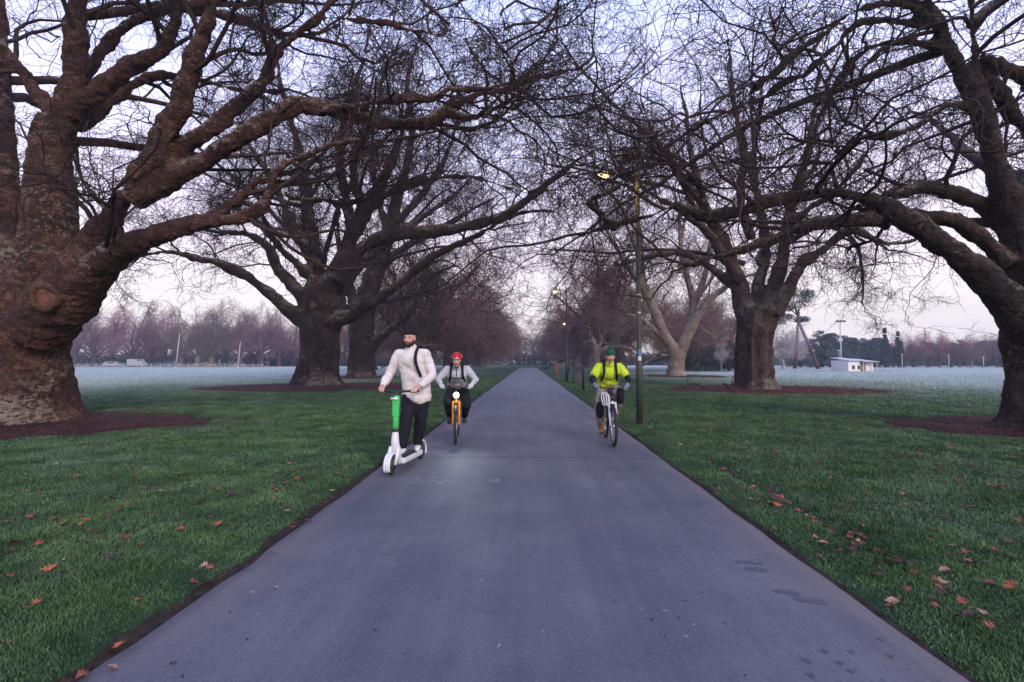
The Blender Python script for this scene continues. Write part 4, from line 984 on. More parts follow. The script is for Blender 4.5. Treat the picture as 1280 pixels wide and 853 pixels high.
# ------------------------------------------------------------------ grass blades
def grassmat(name, lo, hi):
    m, nt, b = mat_new(name); t = NT(m); v = t.pos()
    n = t.math('ADD', t.math('MULTIPLY', t.noise(v, 1.6, 6, 0.7), 0.7), t.math('MULTIPLY', t.noise(v, 60, 2), 0.3))
    c = t.ramp(n, [(0.38, lo), (0.52, tuple((a+b_)/2 for a, b_ in zip(lo, hi))), (0.62, hi)])
    # a light rime on the blades, heavier away from the avenue
    ax = t.math('ABSOLUTE', t.sep(v)[0])
    f = t.math('MULTIPLY', t.map(t.noise(v, 0.9, 5, 0.65), 0.40, 0.66), t.map(ax, 2.5, 16.0, 0.28, 0.8))
    f = t.math('MULTIPLY', f, t.map(t.noise(v, 90, 2), 0.4, 0.6))
    c = t.mix(f, c, (0.24, 0.31, 0.28))
    q = t.math('ADD', ax, t.math('MULTIPLY', t.math('SUBTRACT', t.noise(v, 0.10, 4), 0.5), 14.0))
    q = t.math('ADD', q, t.math('MULTIPLY', t.math('MINIMUM', t.sep(v)[1], 60.0), 0.16))
    c = t.mix(t.math('MULTIPLY', t.map(q, 12.0, 34.0), t.map(t.sep(v)[1], 10, 34, 0, 0.95)), c, (0.34, 0.42, 0.39))
    t.l.new(c, b.inputs['Base Color']); b.inputs['Roughness'].default_value = 0.7; b.inputs['Specular IOR Level'].default_value = 0.2
    b.inputs['Subsurface Weight'].default_value = 0.0
    return m
M['grass'] = grassmat('grass_blades', (0.018, 0.046, 0.016), (0.105, 0.190, 0.070))
def blades(N, y0, y1, wmul, hmul, seed):
    global rng; keep = rng; rng = np.random.default_rng(seed)
    u = rng.random(N); y = y0*(y1/y0)**u
    half = 1.12*y+1.2; x = rng.uniform(-1, 1, N)*half
    d = path_dist(x, y); thr = np.where(x < 0, soil_w(y)*0.35, 0.0)+0.14*rng.random(N)**1.5
    ok = (d > thr) & (~in_bed(x, y, 0.985) | (rng.random(N) < 0.02))
    clump = vnoise(x, y, 0.13, 41)*0.5+vnoise(x, y, 0.5, 42)*0.5
    ok &= rng.random(N) < (0.35+1.3*clump)*(1-0.75*rutf(x, y))*(1-0.92*sstep(y, 22, 60))
    x, y, d, clump = x[ok], y[ok], d[ok], clump[ok]; n = len(x)
    w = (0.0022+0.00055*y)*wmul*rng.uniform(0.6, 1.3, n); h = (0.012+0.034*clump+0.0008*y)*hmul*rng.uniform(0.6, 1.25, n)
    h *= 0.55+0.45*sstep(d, 0.0, 0.5)
    az = rng.uniform(0, 2*PI, n); lean = rng.uniform(0.1, 0.9, n)*h; la = rng.uniform(0, 2*PI, n)
    B = np.stack([x, y, hgt(x, y)-0.006], -1); W_ = np.stack([np.cos(az), np.sin(az), 0*az], -1)*w[:, None]
    Ld = np.stack([np.cos(la)*lean, np.sin(la)*lean, 0*la], -1); up = np.array([0, 0, 1.0])
    mid = B+Ld*0.35+up*(h*0.6)[:, None]; tip = B+Ld+up*h[:, None]
    V = np.stack([B-W_, B+W_, mid+W_*0.75, mid-W_*0.75, tip], 1).reshape(-1, 3); i = np.arange(n)*5
    b = Buf(); b.add(V, np.stack([i, i+1, i+2, i+3], -1), np.stack([i+3, i+2, i+4], -1))
    o = b.obj('grass', M['grass'], smooth=False); tag(o, kind='stuff', label='short dewy green grass either side of the path', cat='grass')
    rng = keep
blades(620000, 1.8, 14, 1.0, 1.0, 61)
blades(300000, 13, 60, 1.2, 1.15, 62)
# ------------------------------------------------------------------ leaves
def leaf_mesh(seed):
    r = np.random.default_rng(seed); tips = [(-0.95, 0.55), (-0.62, 0.95), (0, 1.15), (0.62, 0.95), (0.95, 0.55)]
    out = [(0, -0.45), (-0.35, -0.30), (-0.75, -0.1), (-0.5, 0.12), (-1.0, 0.42), (-0.55, 0.42), (-0.62, 0.95), (-0.25, 0.62), (0, 1.2), (0.25, 0.62), (0.62, 0.95), (0.55, 0.42), (1.0, 0.42), (0.5, 0.12), (0.75, -0.1), (0.35, -0.30)]
    P = np.array(out)*(1+0.12*r.normal(size=(len(out), 2))); P -= [0, 0.25]
    def curl(p, k=r.uniform(0.25, 0.7), ph=r.uniform(0, PI)):
        s = p[:, 0]*math.cos(ph)+p[:, 1]*math.sin(ph); q = -p[:, 0]*math.sin(ph)+p[:, 1]*math.cos(ph)
        return np.stack([p[:, 0]*(1-0.12*k*s*s), p[:, 1]*(1-0.1*k*s*s), k*s*s*0.7-0.15*k*q*q+0.06*r.normal(size=len(p))], -1)
    V = curl(np.concatenate([P, P*0.45, [[0, 0]]])); n = len(P); b = Buf()
    q = [[i, (i+1) % n, n+(i+1) % n, n+i] for i in range(n)]; tt = [[n+i, n+(i+1) % n, 2*n] for i in range(n)]
    b.add(V, q, tt)
    base = V[0]; tube(b, [base*0.9, base+[0.05, -0.35, 0.05], base+[0.12, -0.75, 0.02]], 0.022, 4, False)
    return b
def leafcol(name, c):
    m = simple(name, c, 0.7, var=0.45, vscale=3, bump=0.3, bscale=4); return m
LC = [leafcol('rust_leaf', (0.20, 0.050, 0.028)), leafcol('orange_leaf', (0.34, 0.085, 0.022)), leafcol('brown_leaf', (0.10, 0.032, 0.026)), leafcol('tan_leaf', (0.30, 0.17, 0.115)), leafcol('dark_leaf', (0.05, 0.020, 0.020))]
LN = ['rust red', 'orange', 'brown', 'pale tan', 'dark purplish brown']
LB = [leaf_mesh(s) for s in range(70, 76)]; LM = [b.mesh('fallen_leaf') for b in LB]
def leaf(x, y, z, s, ci, where, k=None):
    k = int(rng.integers(0, 6)) if k is None else k
    o = link('fallen_leaf', LM[k], None); 
    if not LM[k].materials: LM[k].materials.append(LC[0])
    o.material_slots[0].link = 'OBJECT'; o.material_slots[0].material = LC[ci]
    o.location = (x, y, z+0.012); o.rotation_euler = (rng.uniform(-0.35, 0.35), rng.uniform(-0.35, 0.35), rng.uniform(0, 6.28)); o.scale = (s, s, s)
    tag(o, '%s curled plane leaf lying %s' % (LN[ci], where), 'leaf', '%s leaves lying %s' % (LN[ci], where))
WL, WR, WP = 'in the grass left of the path', 'in the grass right of the path', 'on the bare path'
key = [(112, 661, 1, 9), (98, 657, 0, 5), (38, 657, 0, 7), (148, 648, 2, 5), (178, 619, 0, 5), (272, 667, 1, 8), (262, 715, 1, 8), (255, 714, 3, 5), (226, 675, 0, 6), (10, 736, 0, 10), (47, 769, 1, 7), (32, 777, 2, 8),
       (175, 757, 1, 6), (242, 733, 0, 4), (178, 697, 0, 8), (80, 682, 0, 6), (48, 690, 0, 8), (100, 690, 2, 8), (45, 720, 2, 7), (8, 823, 0, 7), (150, 803, 1, 8), (140, 829, 3, 11), (103, 838, 0, 10), (16, 690, 2, 9), (5, 664, 0, 6),
       (50, 632, 0, 5), (35, 625, 1, 4), (95, 605, 0, 5), (140, 608, 0, 5), (222, 602, 0, 5), (233, 607, 2, 5), (280, 595, 3, 3), (385, 648, 0, 6), (369, 656, 1, 5), (358, 645, 3, 4), (370, 608, 1, 4), (392, 625, 0, 5), (160, 640, 0, 4), (123, 683, 0, 5),
       (918, 600, 0, 5), (905, 587, 0, 5), (940, 629, 3, 5), (975, 626, 0, 8), (985, 632, 0, 7), (1015, 654, 1, 6), (1020, 660, 0, 6), (998, 645, 0, 5), (1040, 605, 1, 4), (1082, 626, 0, 6), (1070, 688, 0, 7), (1095, 712, 1, 8), (1090, 697, 0, 6), (1118, 707, 4, 8), (1103, 715, 0, 6),
       (1020, 678, 1, 3), (1074, 683, 3, 6), (1208, 701, 0, 6), (1247, 699, 0, 9), (1235, 634, 2, 7), (1240, 615, 0, 6), (1272, 662, 0, 6), (1165, 687, 1, 4), (1175, 745, 0, 5), (1208, 763, 0, 7), (1228, 777, 3, 7), (1180, 724, 3, 6), (1265, 745, 0, 5), (1192, 705, 4, 7), (1160, 640, 0, 4), (1130, 625, 3, 5), (1140, 715, 4, 6), (1200, 780, 2, 7)]
key += [(1045+i*17+int(6*math.sin(i*3)), 668+int(i*i*0.3)+i*8, [4, 0, 2, 4, 0][i % 5], 6) for i in range(12)]
for (px_, py_, ci, sz) in key:
    g = G(px_, py_, 0.04); s = sz*0.85*g[1]/F
    s = min(max(s, 0.036), 0.085); leaf(g[0], g[1], float(hgt(g[0], g[1]))+0.045, s, ci, WL if px_ < 640 else WR)
for (px_, py_, ci, sz) in [(345, 738, 3, 7), (316, 745, 3, 3), (733, 660, 1, 2), (820, 717, 1, 2), (750, 637, 0, 2), (856, 755, 0, 2.5)]:
    g = G(px_, py_); leaf(g[0], g[1], 0.01, max(sz*0.7*g[1]/F, 0.014), ci, WP)
n = 0
while n < 270:
    y = 2.4*(13/2.4)**rng.random(); x = rng.uniform(-1, 1)*(y*1.1+0.8)
    if path_dist(np.array(x), np.array(y)) < 0.05 or in_bed(np.array(x), np.array(y)) or vnoise(x, y, 1.6, 77) < 0.42: continue
    leaf(x, y, float(hgt(x, y))+0.022, rng.uniform(0.020, 0.050), int(rng.choice([0, 1, 2, 2, 2, 4, 4, 3])), WL if x < 0 else WR); n += 1
for i in range(18):
    y = 3.3+4.6*rng.random(); x = 2.62+rng.normal()*0.10
    leaf(x, y, float(hgt(x, y))+0.03, rng.uniform(0.03, 0.055), int(rng.choice([2, 2, 4, 4, 3, 0])), WR)
# the finer scatter of leaf litter farther off and in the beds
def litter(name, X, Y, Z, s, mats, label, seed):
    for ci, mt in enumerate(mats):
        sel = np.arange(len(X)) % len(mats) == ci
        x, y, z, sc = X[sel], Y[sel], Z[sel], s[sel]; n_ = len(x); b = Buf()
        for k in range(6):
            q = np.arange(n_) % 6 == k; V0 = np.concatenate(LB[k].V)[:33]; mN = q.sum()
            a = rng.uniform(0, 2*PI, mN); ca, sa = np.cos(a), np.sin(a); ti = rng.uniform(-0.5, 0.5, mN)
            v = V0[None, :, :]*sc[q][:, None, None]
            vx = v[..., 0]*ca[:, None]-v[..., 1]*sa[:, None]; vy = v[..., 0]*sa[:, None]+v[..., 1]*ca[:, None]; vz = v[..., 2]+vx*ti[:, None]
            V = np.stack([vx+x[q][:, None], vy+y[q][:, None], vz+z[q][:, None]], -1)
            F0 = np.array([[i, (i+1) % 16, 16+(i+1) % 16, 16+i] for i in range(16)]); F1 = np.array([[16+i, 16+(i+1) % 16, 32] for i in range(16)])
            off = (np.arange(mN)*33)[:, None, None]
            b.add(V.reshape(-1, 3), (F0[None]+off).reshape(-1, 4), (F1[None]+off).reshape(-1, 3))
        tag(b.obj(name, mt, smooth=False), label, 'leaf litter', kind='stuff')
N = 5200; y = 5*(60/5)**rng.random(N); x = rng.uniform(-1, 1, N)*(y*1.05)
ok = (path_dist(x, y) > 0.05) & (vnoise(x, y, 2.5, 78) > 0.40) & (np.abs(x) < 26); x, y = x[ok], y[ok]
litter('leaf_litter', x, y, hgt(x, y)+0.03, rng.uniform(0.018, 0.030, len(x))+0.0007*y, [LC[0], LC[2], LC[4]], 'thin scatter of fallen leaves over the lawn farther from the lens', 1)
def bed_pts(cx, cy, rx, ry, k, n, ex=1.05):
    a = rng.uniform(0, 2*PI, n); r = np.sqrt(rng.random(n))*ex*bed_r(a, k); x = cx+rx*r*np.cos(a); y = cy+ry*r*np.sin(a)
    return x, y, 0.085+0.05*(1-np.minimum(r, 1)**2)
for (bi, n, s, mats, lab) in ((2, 2600, 0.055, [LC[0], LC[2], LC[0]], 'red leaf litter heaped round the ribbed trunk'), (1, 1500, 0.05, [LC[2], LC[4]], 'brown leaf litter round the spreading tree with the low limb'),
                              (4, 1100, 0.07, [LC[0], LC[2]], 'red leaf litter round the pale forked tree'), (5, 900, 0.07, [LC[0], LC[2]], 'red leaf litter round the leaning dark trunk'),
                              (0, 2600, 0.03, [LC[4], LC[2]], 'dark leaf and bark chips round the massive scarred trunk'), (3, 2600, 0.03, [LC[4], LC[2]], 'dark leaf and bark chips round the trunk at the right edge')):
    x, y, z = bed_pts(*beds[bi], n, 1.14); litter('leaf_litter', x, y, z, rng.uniform(0.5, 1.2, n)*s, mats, lab, bi)
# two bare fallen branches in the red litter
for (pts, lab) in ((([(855, 484), (863, 479), (872, 481), (884, 486), (890, 485)]), 'bare fallen branch arched over the red litter left of the ribbed trunk'), ([(905, 480), (911, 482), (917, 479), (922, 485)], 'short twiggy fallen branch against the ribbed trunk')):
    b = Buf(); P = np.array([W(a, c, 24.5+0.3*i) for i, (a, c) in enumerate(pts)]); P = catmull(P, 14); P[:, 2] = np.maximum(P[:, 2], 0.12)
    R = np.linspace(0.05, 0.02, 14); tubes(b, P, R, 7, True)
    P2, R2 = sprout(P[None], R[None], 7, 0.1, 1, 30, 70, 0.3, 0.8, 0.6, 6, 0.25, np.array([0, 0, 0.05])); P2[:, :, 2] = np.maximum(P2[:, :, 2], 0.12); tubes(b, P2, R2, 4)
    tag(b.obj('fallen_branch', M['bark_dark']), lab, 'branch')
# ================================================================== street furniture
M['steel_dark'] = simple('dark_painted_steel', (0.022, 0.026, 0.028), 0.45, var=0.3, vscale=3)
m, nt, b = mat_new('weathered_green_post'); t = NT(m); v = t.tex('Object'); z = t.sep(v)[2]
alg = t.math('MULTIPLY', t.map(t.noise(t.scale(v, 8, 8, 0.7), 1.0, 4), 0.40, 0.58), t.map(z, 1.3, 2.2))
c = t.mix(alg, (0.035, 0.040, 0.036), (0.085, 0.105, 0.035))
yl = t.math('MULTIPLY', t.map(z, 5.0, 5.3), t.map(t.noise(t.scale(v, 14, 14, 1.2), 1.0, 3), 0.48, 0.55))
c = t.mix(yl, c, (0.30, 0.28, 0.03))
t.l.new(c, b.inputs['Base Color']); b.inputs['Roughness'].default_value = 0.55
M['post'] = m
M['lamp_glow'] = simple('warm_lamp', (1, 0.8, 0.5), 0.4, emit=(1.0, 0.56, 0.20), estr=6.0)
M['black'] = simple('black_plastic', (0.016, 0.016, 0.018), 0.5)
M['white_sticker'] = simple('white_sticker', (0.6, 0.62, 0.65), 0.5)
M['blue_sticker'] = simple('blue_sticker', (0.05, 0.22, 0.42), 0.5)
def lamp_post(x, y, H, lab, big=False, lit=True, arm=0.72, side=-1):
    r = empty('street_lamp', (x, y, 0), label=lab, cat='street lamp', group='lamp posts along the path')
    b = Buf(); tube(b, [(0, 0, 0), (0, 0, 1.45), (0, 0, 1.5), (0, 0, H-0.9), (0, 0, H)], [0.078, 0.076, 0.060, 0.052, 0.045], 16); ball(b, (0, 0, H), 0.05)
    b.obj('pole', M['post'] if big else M['steel_dark'], r)
    b = Buf(); tube(b, [(0, 0, 0), (0, 0, 0.03), (0, 0, 0.05)], [0.13, 0.13, 0.09], 16); b.obj('base', M['steel_dark'], r)
    b = Buf(); tube(b, [(0, 0, H-0.12), (side*arm*0.5, 0, H-0.09), (side*arm, 0, H-0.08)], 0.022, 10)
    tube(b, [(0, 0, H-0.32), (side*arm*0.35, 0, H-0.10)], 0.012, 8); b.obj('arm', M['steel_dark'], r)
    b = Buf(); X = side*(arm+0.06)
    tube(b, [(X, 0, H-0.02), (X, 0, H-0.07), (X, 0, H-0.13), (X, 0, H-0.15)], [0.05, 0.10, 0.14, 0.145], 18); lh = b.obj('lamp_head', M['steel_dark'], r)
    b = Buf(); ball(b, (X, 0, H-0.19), (0.135, 0.135, 0.09), 16, 10); b.obj('bulb', M['lamp_glow'] if lit else M['white_sticker'], lh)
    if lit:
        ld = bpy.data.lights.new('lamp_light', 'POINT'); ld.energy = 30 if big else 22; ld.color = (1, 0.66, 0.34); ld.shadow_soft_size = 0.12
        lo = bpy.data.objects.new('lamp_light', ld); COL.objects.link(lo); lo.parent = r; lo.location = (X, 0, H-0.36)
    if big:
        b = Buf(); tube(b, [(0, 0, 3.0), (0, 0, 3.03)], 0.062, 16); b.obj('band', M['white_sticker'], r)
        for (z0, z1, mt, nm, lb) in ((1.62, 1.76, M['blue_sticker'], 'sticker', 'small blue sticker'), (1.50, 1.60, M['white_sticker'], 'sticker', 'round white sticker'), (2.58, 2.62, M['white_sticker'], 'clip', 'pale cable clip')):
            b = Buf(); a = np.linspace(-2.2, -0.9, 9); rr = 0.0625
            V = [[rr*math.cos(q), rr*math.sin(q), z] for z in (z0, z1) for q in a]; V += [[v_[0]*0.97, v_[1]*0.97, v_[2]] for v_ in V]
            f = [[i, i+1, i+10, i+9] for i in range(8)]; b.add(V, f); tag(b.obj(nm, mt, r), lb)
    return r
lamp_post(2.55, 11.85, 6.02, 'tall lamp post with mossy green pole and lit warm lamp beside the path', True)
lamp_post(at(708, 35), 35, 6.45, 'lit lamp post beyond the litter bin, second along the path')
lamp_post(at(711, 63), 63, 6.3, 'dark lamp post with a weak light close behind the second one', arm=0.5)
lamp_post(at(682, 82), 82, 6.3, 'thin unlit lamp post, one of two far down the right path edge', lit=False)
lamp_post(at(678.5, 98), 98, 6.3, 'thin unlit lamp post, farther of two far down the right path edge', lit=False)
# litter bin
M['bin'] = simple('grey_bin_metal', (0.050, 0.056, 0.064), 0.5, metal=0.3, var=0.25, vscale=4)
bx, by = at(723, 34), 34
r = empty('litter_bin', (bx, by, 0), label='dark grey rectangular litter bin on the verge between two lamp posts', cat='bin')
b = Buf(); box(b, (0, 0, 0.56), (0.70, 0.6, 0.98)); o = b.obj('body', M['bin'], r, smooth=False)
bv = o.modifiers.new('b', 'BEVEL'); bv.width = 0.03; bv.segments = 2
b = Buf(); box(b, (0, 0, 1.10), (0.78, 0.68, 0.07)); box(b, (0, -0.02, 1.155), (0.70, 0.56, 0.05)); b.obj('lid', M['steel_dark'], r, smooth=False)
b = Buf(); box(b, (0, -0.303, 0.90), (0.46, 0.012, 0.17)); b.obj('opening', M['black'], r, smooth=False)
b = Buf(); box(b, (0, 0, 0.045), (0.60, 0.5, 0.09)); b.obj('base', M['black'], r, smooth=False)
def bollard(x, y, H, rr, mt, lab):
    r = empty('bollard', (x, y, 0), label=lab, cat='bollard')
    b = Buf(); tube(b, [(0, 0, 0), (0, 0, H-0.06), (0, 0, H-0.03), (0, 0, H)], [rr, rr*0.96, rr*0.9, rr*0.5], 14); b.obj('post', mt, r)
    b = Buf(); tube(b, [(0, 0, 0), (0, 0, 0.05), (0, 0, 0.08)], [rr*1.6, rr*1.5, rr], 14); b.obj('base', mt, r)
    b = Buf(); tube(b, [(0, 0, H-0.22), (0, 0, H-0.15)], rr*1.04, 14); b.obj('band', M['bin'], r)
bollard(at(728.5, 25), 25, 1.22, 0.055, M['steel_dark'], 'slim black bollard standing on the verge in front of the litter bin')
M['wood_post'] = simple('rough_wood', (0.20, 0.115, 0.085), 0.85, bump=0.6, bscale=20, var=0.3)
bollard(at(694.5, 50), 50, 1.35, 0.30, M['wood_post'], 'squat brown timber post at the path edge beyond the litter bin')
# ------------------------------------------------------------------ white building
M['wall_white'] = simple('white_render', (0.72, 0.70, 0.66), 0.8, var=0.06)
M['roof_tin'] = simple('frosted_tin_roof', (0.36, 0.38, 0.42), 0.5, var=0.1)
M['door_brown'] = simple('brown_door', (0.16, 0.10, 0.07), 0.7)
M['glass_dark'] = simple('dark_window', (0.02, 0.04, 0.07), 0.15)
M['conc'] = simple('pale_concrete', (0.45, 0.44, 0.43), 0.8, var=0.1)
YB = 76.0; sc_ = YB/F
bx0, bx1 = at(1048, YB), at(1084, YB); Wd = bx1-bx0
r = empty('white_building', ((bx0+bx1)/2, YB+1.8, 0), label='small low white building with a frosted tin roof on the frosty field', cat='building'); r.rotation_euler.z = 0.10
b = Buf(); hw = Wd/2-0.1
V = [(-hw, -1.8, 0), (hw, -1.8, 0), (hw, 1.8, 0), (-hw, 1.8, 0), (-hw, -1.8, 1.62), (hw, -1.8, 1.45), (hw, 1.8, 1.75), (-hw, 1.8, 1.75), (-0.3, -1.8, 1.62), (-0.3, 1.8, 1.9)]
box(b, (-hw*0.55, 0, 0.81), (hw*0.9, 3.6, 1.62)); box(b, (hw*0.45, 0.2, 0.76), (hw*1.1, 3.3, 1.50)); b.obj('wall', M['wall_white'], r, smooth=False)
b = Buf(); ra = Matrix.Rotation(0.13, 3, 'X')
box(b, (-hw*0.55, -0.1, 1.80), (hw*0.98, 4.1, 0.09), Matrix.Rotation(0.11, 3, 'X')); box(b, (hw*0.52, -0.3, 1.66), (hw*1.2, 4.4, 0.08), Matrix.Rotation(0.10, 3, 'X') @ Matrix.Rotation(0.04, 3, 'Y')); b.obj('roof', M['roof_tin'], r, smooth=False)
for (x, w_, z, h_, nm, mt) in ((-hw*0.62, 0.42, 0.62, 0.5, 'window', 'glass_dark'), (-hw*0.22, 0.34, 0.62, 0.5, 'window', 'glass_dark')):
    b = Buf(); box(b, (x, -1.81, z), (w_, 0.05, h_)); o = b.obj(nm, M[mt], r, smooth=False)
    b = Buf(); box(b, (x, -1.84, z+h_/2+0.02), (w_+0.1, 0.04, 0.05)); box(b, (x, -1.84, z-h_/2-0.02), (w_+0.1, 0.06, 0.05)); b.obj('frame', M['conc'], o, smooth=False)
b = Buf(); box(b, (hw*0.12, -1.47, 0.68), (0.34, 0.05, 1.3)); o = b.obj('door', M['door_brown'], r, smooth=False)
b = Buf(); ball(b, (hw*0.12+0.11, -1.51, 0.65), 0.03); b.obj('handle', M['black'], o)
b = Buf(); box(b, (hw*0.36, -1.47, 0.68), (0.2, 0.05, 1.3)); b.obj('door', M['door_brown'], r, smooth=False)
for x in (hw*0.0, hw*0.55, hw*0.98):
    b = Buf(); box(b, (x, -2.2, 0.72), (0.08, 0.08, 1.5)); b.obj('post', M['conc'], r, smooth=False)
# masts and distant lamps on the right field
def mast(px, ytop, ybot, Y, lab, head, hh=True):
    H = CAMH+(452-ytop)/F*Y; r = empty('floodlight_mast' if hh else 'street_lamp', (at(px, Y), Y, 0), label=lab, cat='mast' if hh else 'street lamp')
    b = Buf(); w0 = (0.0014 if hh else 0.0007)*Y; tube(b, [(0, 0, 0), (0, 0, H*0.5), (0, 0, H)], [w0, w0*0.85, w0*0.6], 10); b.obj('pole', M['conc'], r)
    b = Buf(); box(b, (0, 0, H-0.05), (head, 0.25, 0.12)); hd = b.obj('lamp_head', M['conc'], r, smooth=False)
    if hh:
        for s in (-1, 0, 1):
            b = Buf(); box(b, (s*head*0.36, -0.16, H+0.06), (head*0.24, 0.2, 0.26)); b.obj('floodlight', M['bin'], hd, smooth=False)
    return r
mast(1043, 403, 460, 82, 'tall pale floodlight mast rising beside the white building', 1.5)
mast(1040.5, 438, 460, 86, 'short pale lamp pole close left of the floodlight mast', 0.5, False)
for (px, yt, lab) in ((1116, 443, 'pale lamp pole among the low bare trees nearest the two dark spires'), (1171.5, 444, 'pale lamp pole in the middle of the low tree row on the right field'), (1212.5, 446, 'pale lamp pole toward the right end of the low tree row'), (1240, 448, 'pale lamp pole half hidden by the trunk at the right edge')):
    mast(px, yt, 460, 105, lab, 0.35, False)
# leaning white poles on the left field
M['white_paint'] = simple('white_paint', (0.36, 0.35, 0.35), 0.6, var=0.1)
for (xb, xt, yt, Y, lab) in ((211.5, 215.5, 416, 112, 'taller white goal post leaning slightly in front of the left tree row'), (292, 294.5, 427, 118, 'shorter white pole in front of the left tree row')):
    r = empty('white_pole', (at(xb, Y), Y, 0), label=lab, cat='pole'); H = CAMH+(452-yt)/F*Y; b = Buf()
    tube(b, [(0, 0, 0), (at(xt, Y)-at(xb, Y), 0, H)], [0.17, 0.07], 10); b.obj('pole', M['white_paint'], r)
    b = Buf(); tube(b, [(0, 0, 0), (0, 0, 0.25)], [0.38, 0.24], 10); b.obj('base', M['conc'], r)
# far vehicles and a low rail fence beyond the left field
def vehicle(name, x, y, L, H, van, lab, mt):
    r = empty(name, (x, y, 0), label=lab, cat='van' if van else 'car'); b = Buf()
    if van: prof = [(-L/2, 0.35), (L/2, 0.35), (L/2, 1.0), (L/2-0.5, 1.15), (L/2-1.1, H), (-L/2, H)]
    else: prof = [(-L/2, 0.3), (L/2, 0.3), (L/2, 0.8), (L/2-0.9, 0.95), (L/2-1.6, H), (-L/2+1.0, H), (-L/2+0.2, 0.98), (-L/2, 0.9)]
    n = len(prof); V = [(p[0], s*0.85, p[1]) for s in (-1, 1) for p in prof]
    bm_ = bpy.data.meshes.new('body'); bm_.from_pydata(V, [], [list(range(n)), list(range(2*n-1, n-1, -1))]+[[i, n+i, n+(i+1) % n, (i+1) % n] for i in range(n)]); bm_.update()
    o = link('body', bm_, mt, r); bv = o.modifiers.new('b', 'BEVEL'); bv.width = 0.08; bv.segments = 2
    b = Buf(); box(b, (0.1 if not van else L/2-1.3, -0.852, H-0.32), (L*0.42 if not van else 0.9, 0.02, 0.36)); b.obj('window', M['glass_dark'], r, smooth=False)
    for s in (-1, 1):
        b = Buf(); torus(b, (s*L*0.31, -0.80, 0.33), 0.24, 0.09, 'y', 18, 8); w_ = b.obj('wheel', M['black'], r); b = Buf(); ball(b, (s*L*0.31, -0.82, 0.33), (0.18, 0.05, 0.18)); b.obj('rim', M['conc'], w_)
vehicle('parked_car', at(129, 136), 136, 4.4, 1.45, False, 'white car parked in the shade beneath the left tree row', M['white_paint'])
vehicle('parked_van', at(161, 137), 137, 4.6, 2.1, True, 'white van parked right of the white car beneath the left tree row', M['white_paint'])
vehicle('parked_car', at(205, 140), 140, 4.3, 1.5, False, 'dark blue car parked behind the taller white pole', simple('blue_paint', (0.03, 0.06, 0.14), 0.35))
r = empty('rail_fence', (at(160, 133), 133, 0), label='low pale rail fence along the far edge of the left field', cat='fence'); b = Buf()
for z in (0.35, 0.75): tube(b, [(-26, 0, z), (0, 0, z+0.03), (34, 0, z)], 0.045, 6)
b.obj('rail', M['conc'], r)
pb = Buf(); tube(pb, [(0, 0, 0), (0, 0, 0.9)], 0.08, 6); pm = pb.mesh('post'); pm.materials.append(M['conc'])
for i in range(25): o = link('post', pm, None, r); o.location = (-26+i*2.5, 0, 0)
# ================================================================== riders
M['skin'] = simple('skin', (0.50, 0.27, 0.20), 0.5, var=0.12, vscale=14)
M['beard'] = simple('dark_hair', (0.022, 0.015, 0.013), 0.85, bump=0.8, bscale=120)
M['eye_w'] = simple('eye_white', (0.55, 0.52, 0.5), 0.3); M['eye_d'] = simple('dark_iris', (0.02, 0.015, 0.01), 0.3)
M['lip'] = simple('lips', (0.30, 0.10, 0.085), 0.5)
def cloth(name, c, bump=0.4, var=0.15): return simple(name, c, 0.9, bump=bump, bscale=40, var=var, vscale=6, spec=0.15)
M['fleece'] = cloth('cream_fleece', (0.66, 0.61, 0.58), 0.9); M['trouser'] = cloth('black_trousers', (0.015, 0.015, 0.02))
M['shell'] = cloth('light_grey_jacket', (0.42, 0.44, 0.47)); M['neon'] = cloth('neon_yellow_shirt', (0.50, 0.66, 0.045), 0.3, 0.08); M['khaki'] = cloth('khaki_trousers', (0.27, 0.22, 0.19))
M['boot'] = cloth('tan_boots', (0.36, 0.16, 0.05)); M['wool_green'] = cloth('green_wool', (0.012, 0.085, 0.055), 0.9); M['wool_black'] = cloth('black_wool', (0.012, 0.011, 0.013), 0.9)
M['strap'] = cloth('dark_strap', (0.014, 0.015, 0.022)); M['glove_w'] = cloth('white_gloves', (0.5, 0.5, 0.52)); M['glove_g'] = cloth('grey_gloves', (0.16, 0.17, 0.22))
M['shoe_w'] = simple('white_shoes', (0.68, 0.67, 0.68), 0.6); M['helmet_red'] = simple('red_helmet', (0.62, 0.020, 0.012), 0.3); M['helmet_w'] = simple('white_helmet', (0.62, 0.63, 0.66), 0.35)
M['green_paint'] = simple('bright_green_paint', (0.06, 0.52, 0.12), 0.35); M['scoot_white'] = simple('white_scooter_paint', (0.66, 0.67, 0.68), 0.35)
M['orange_paint'] = simple('orange_frame_paint', (0.70, 0.25, 0.02), 0.35); M['frame_dark'] = simple('dark_frame_paint', (0.02, 0.025, 0.035), 0.35); M['frame_white'] = simple('white_fork_paint', (0.55, 0.62, 0.70), 0.3)
M['rubber'] = simple('tyre_rubber', (0.018, 0.018, 0.019), 0.8); M['alloy'] = simple('alloy', (0.45, 0.45, 0.47), 0.35, metal=0.9)
M['head_glow'] = simple('white_headlight', (1, 1, 1), 0.3, emit=(0.85, 0.97, 1.0), estr=30.0)
def A(*p): return np.array(p, float)
def ease(a, b, f): return a*(1-f)+b*f
def two(a, b, n=3): return [ease(A(*a), A(*b), i/(n-1)) for i in range(n)]
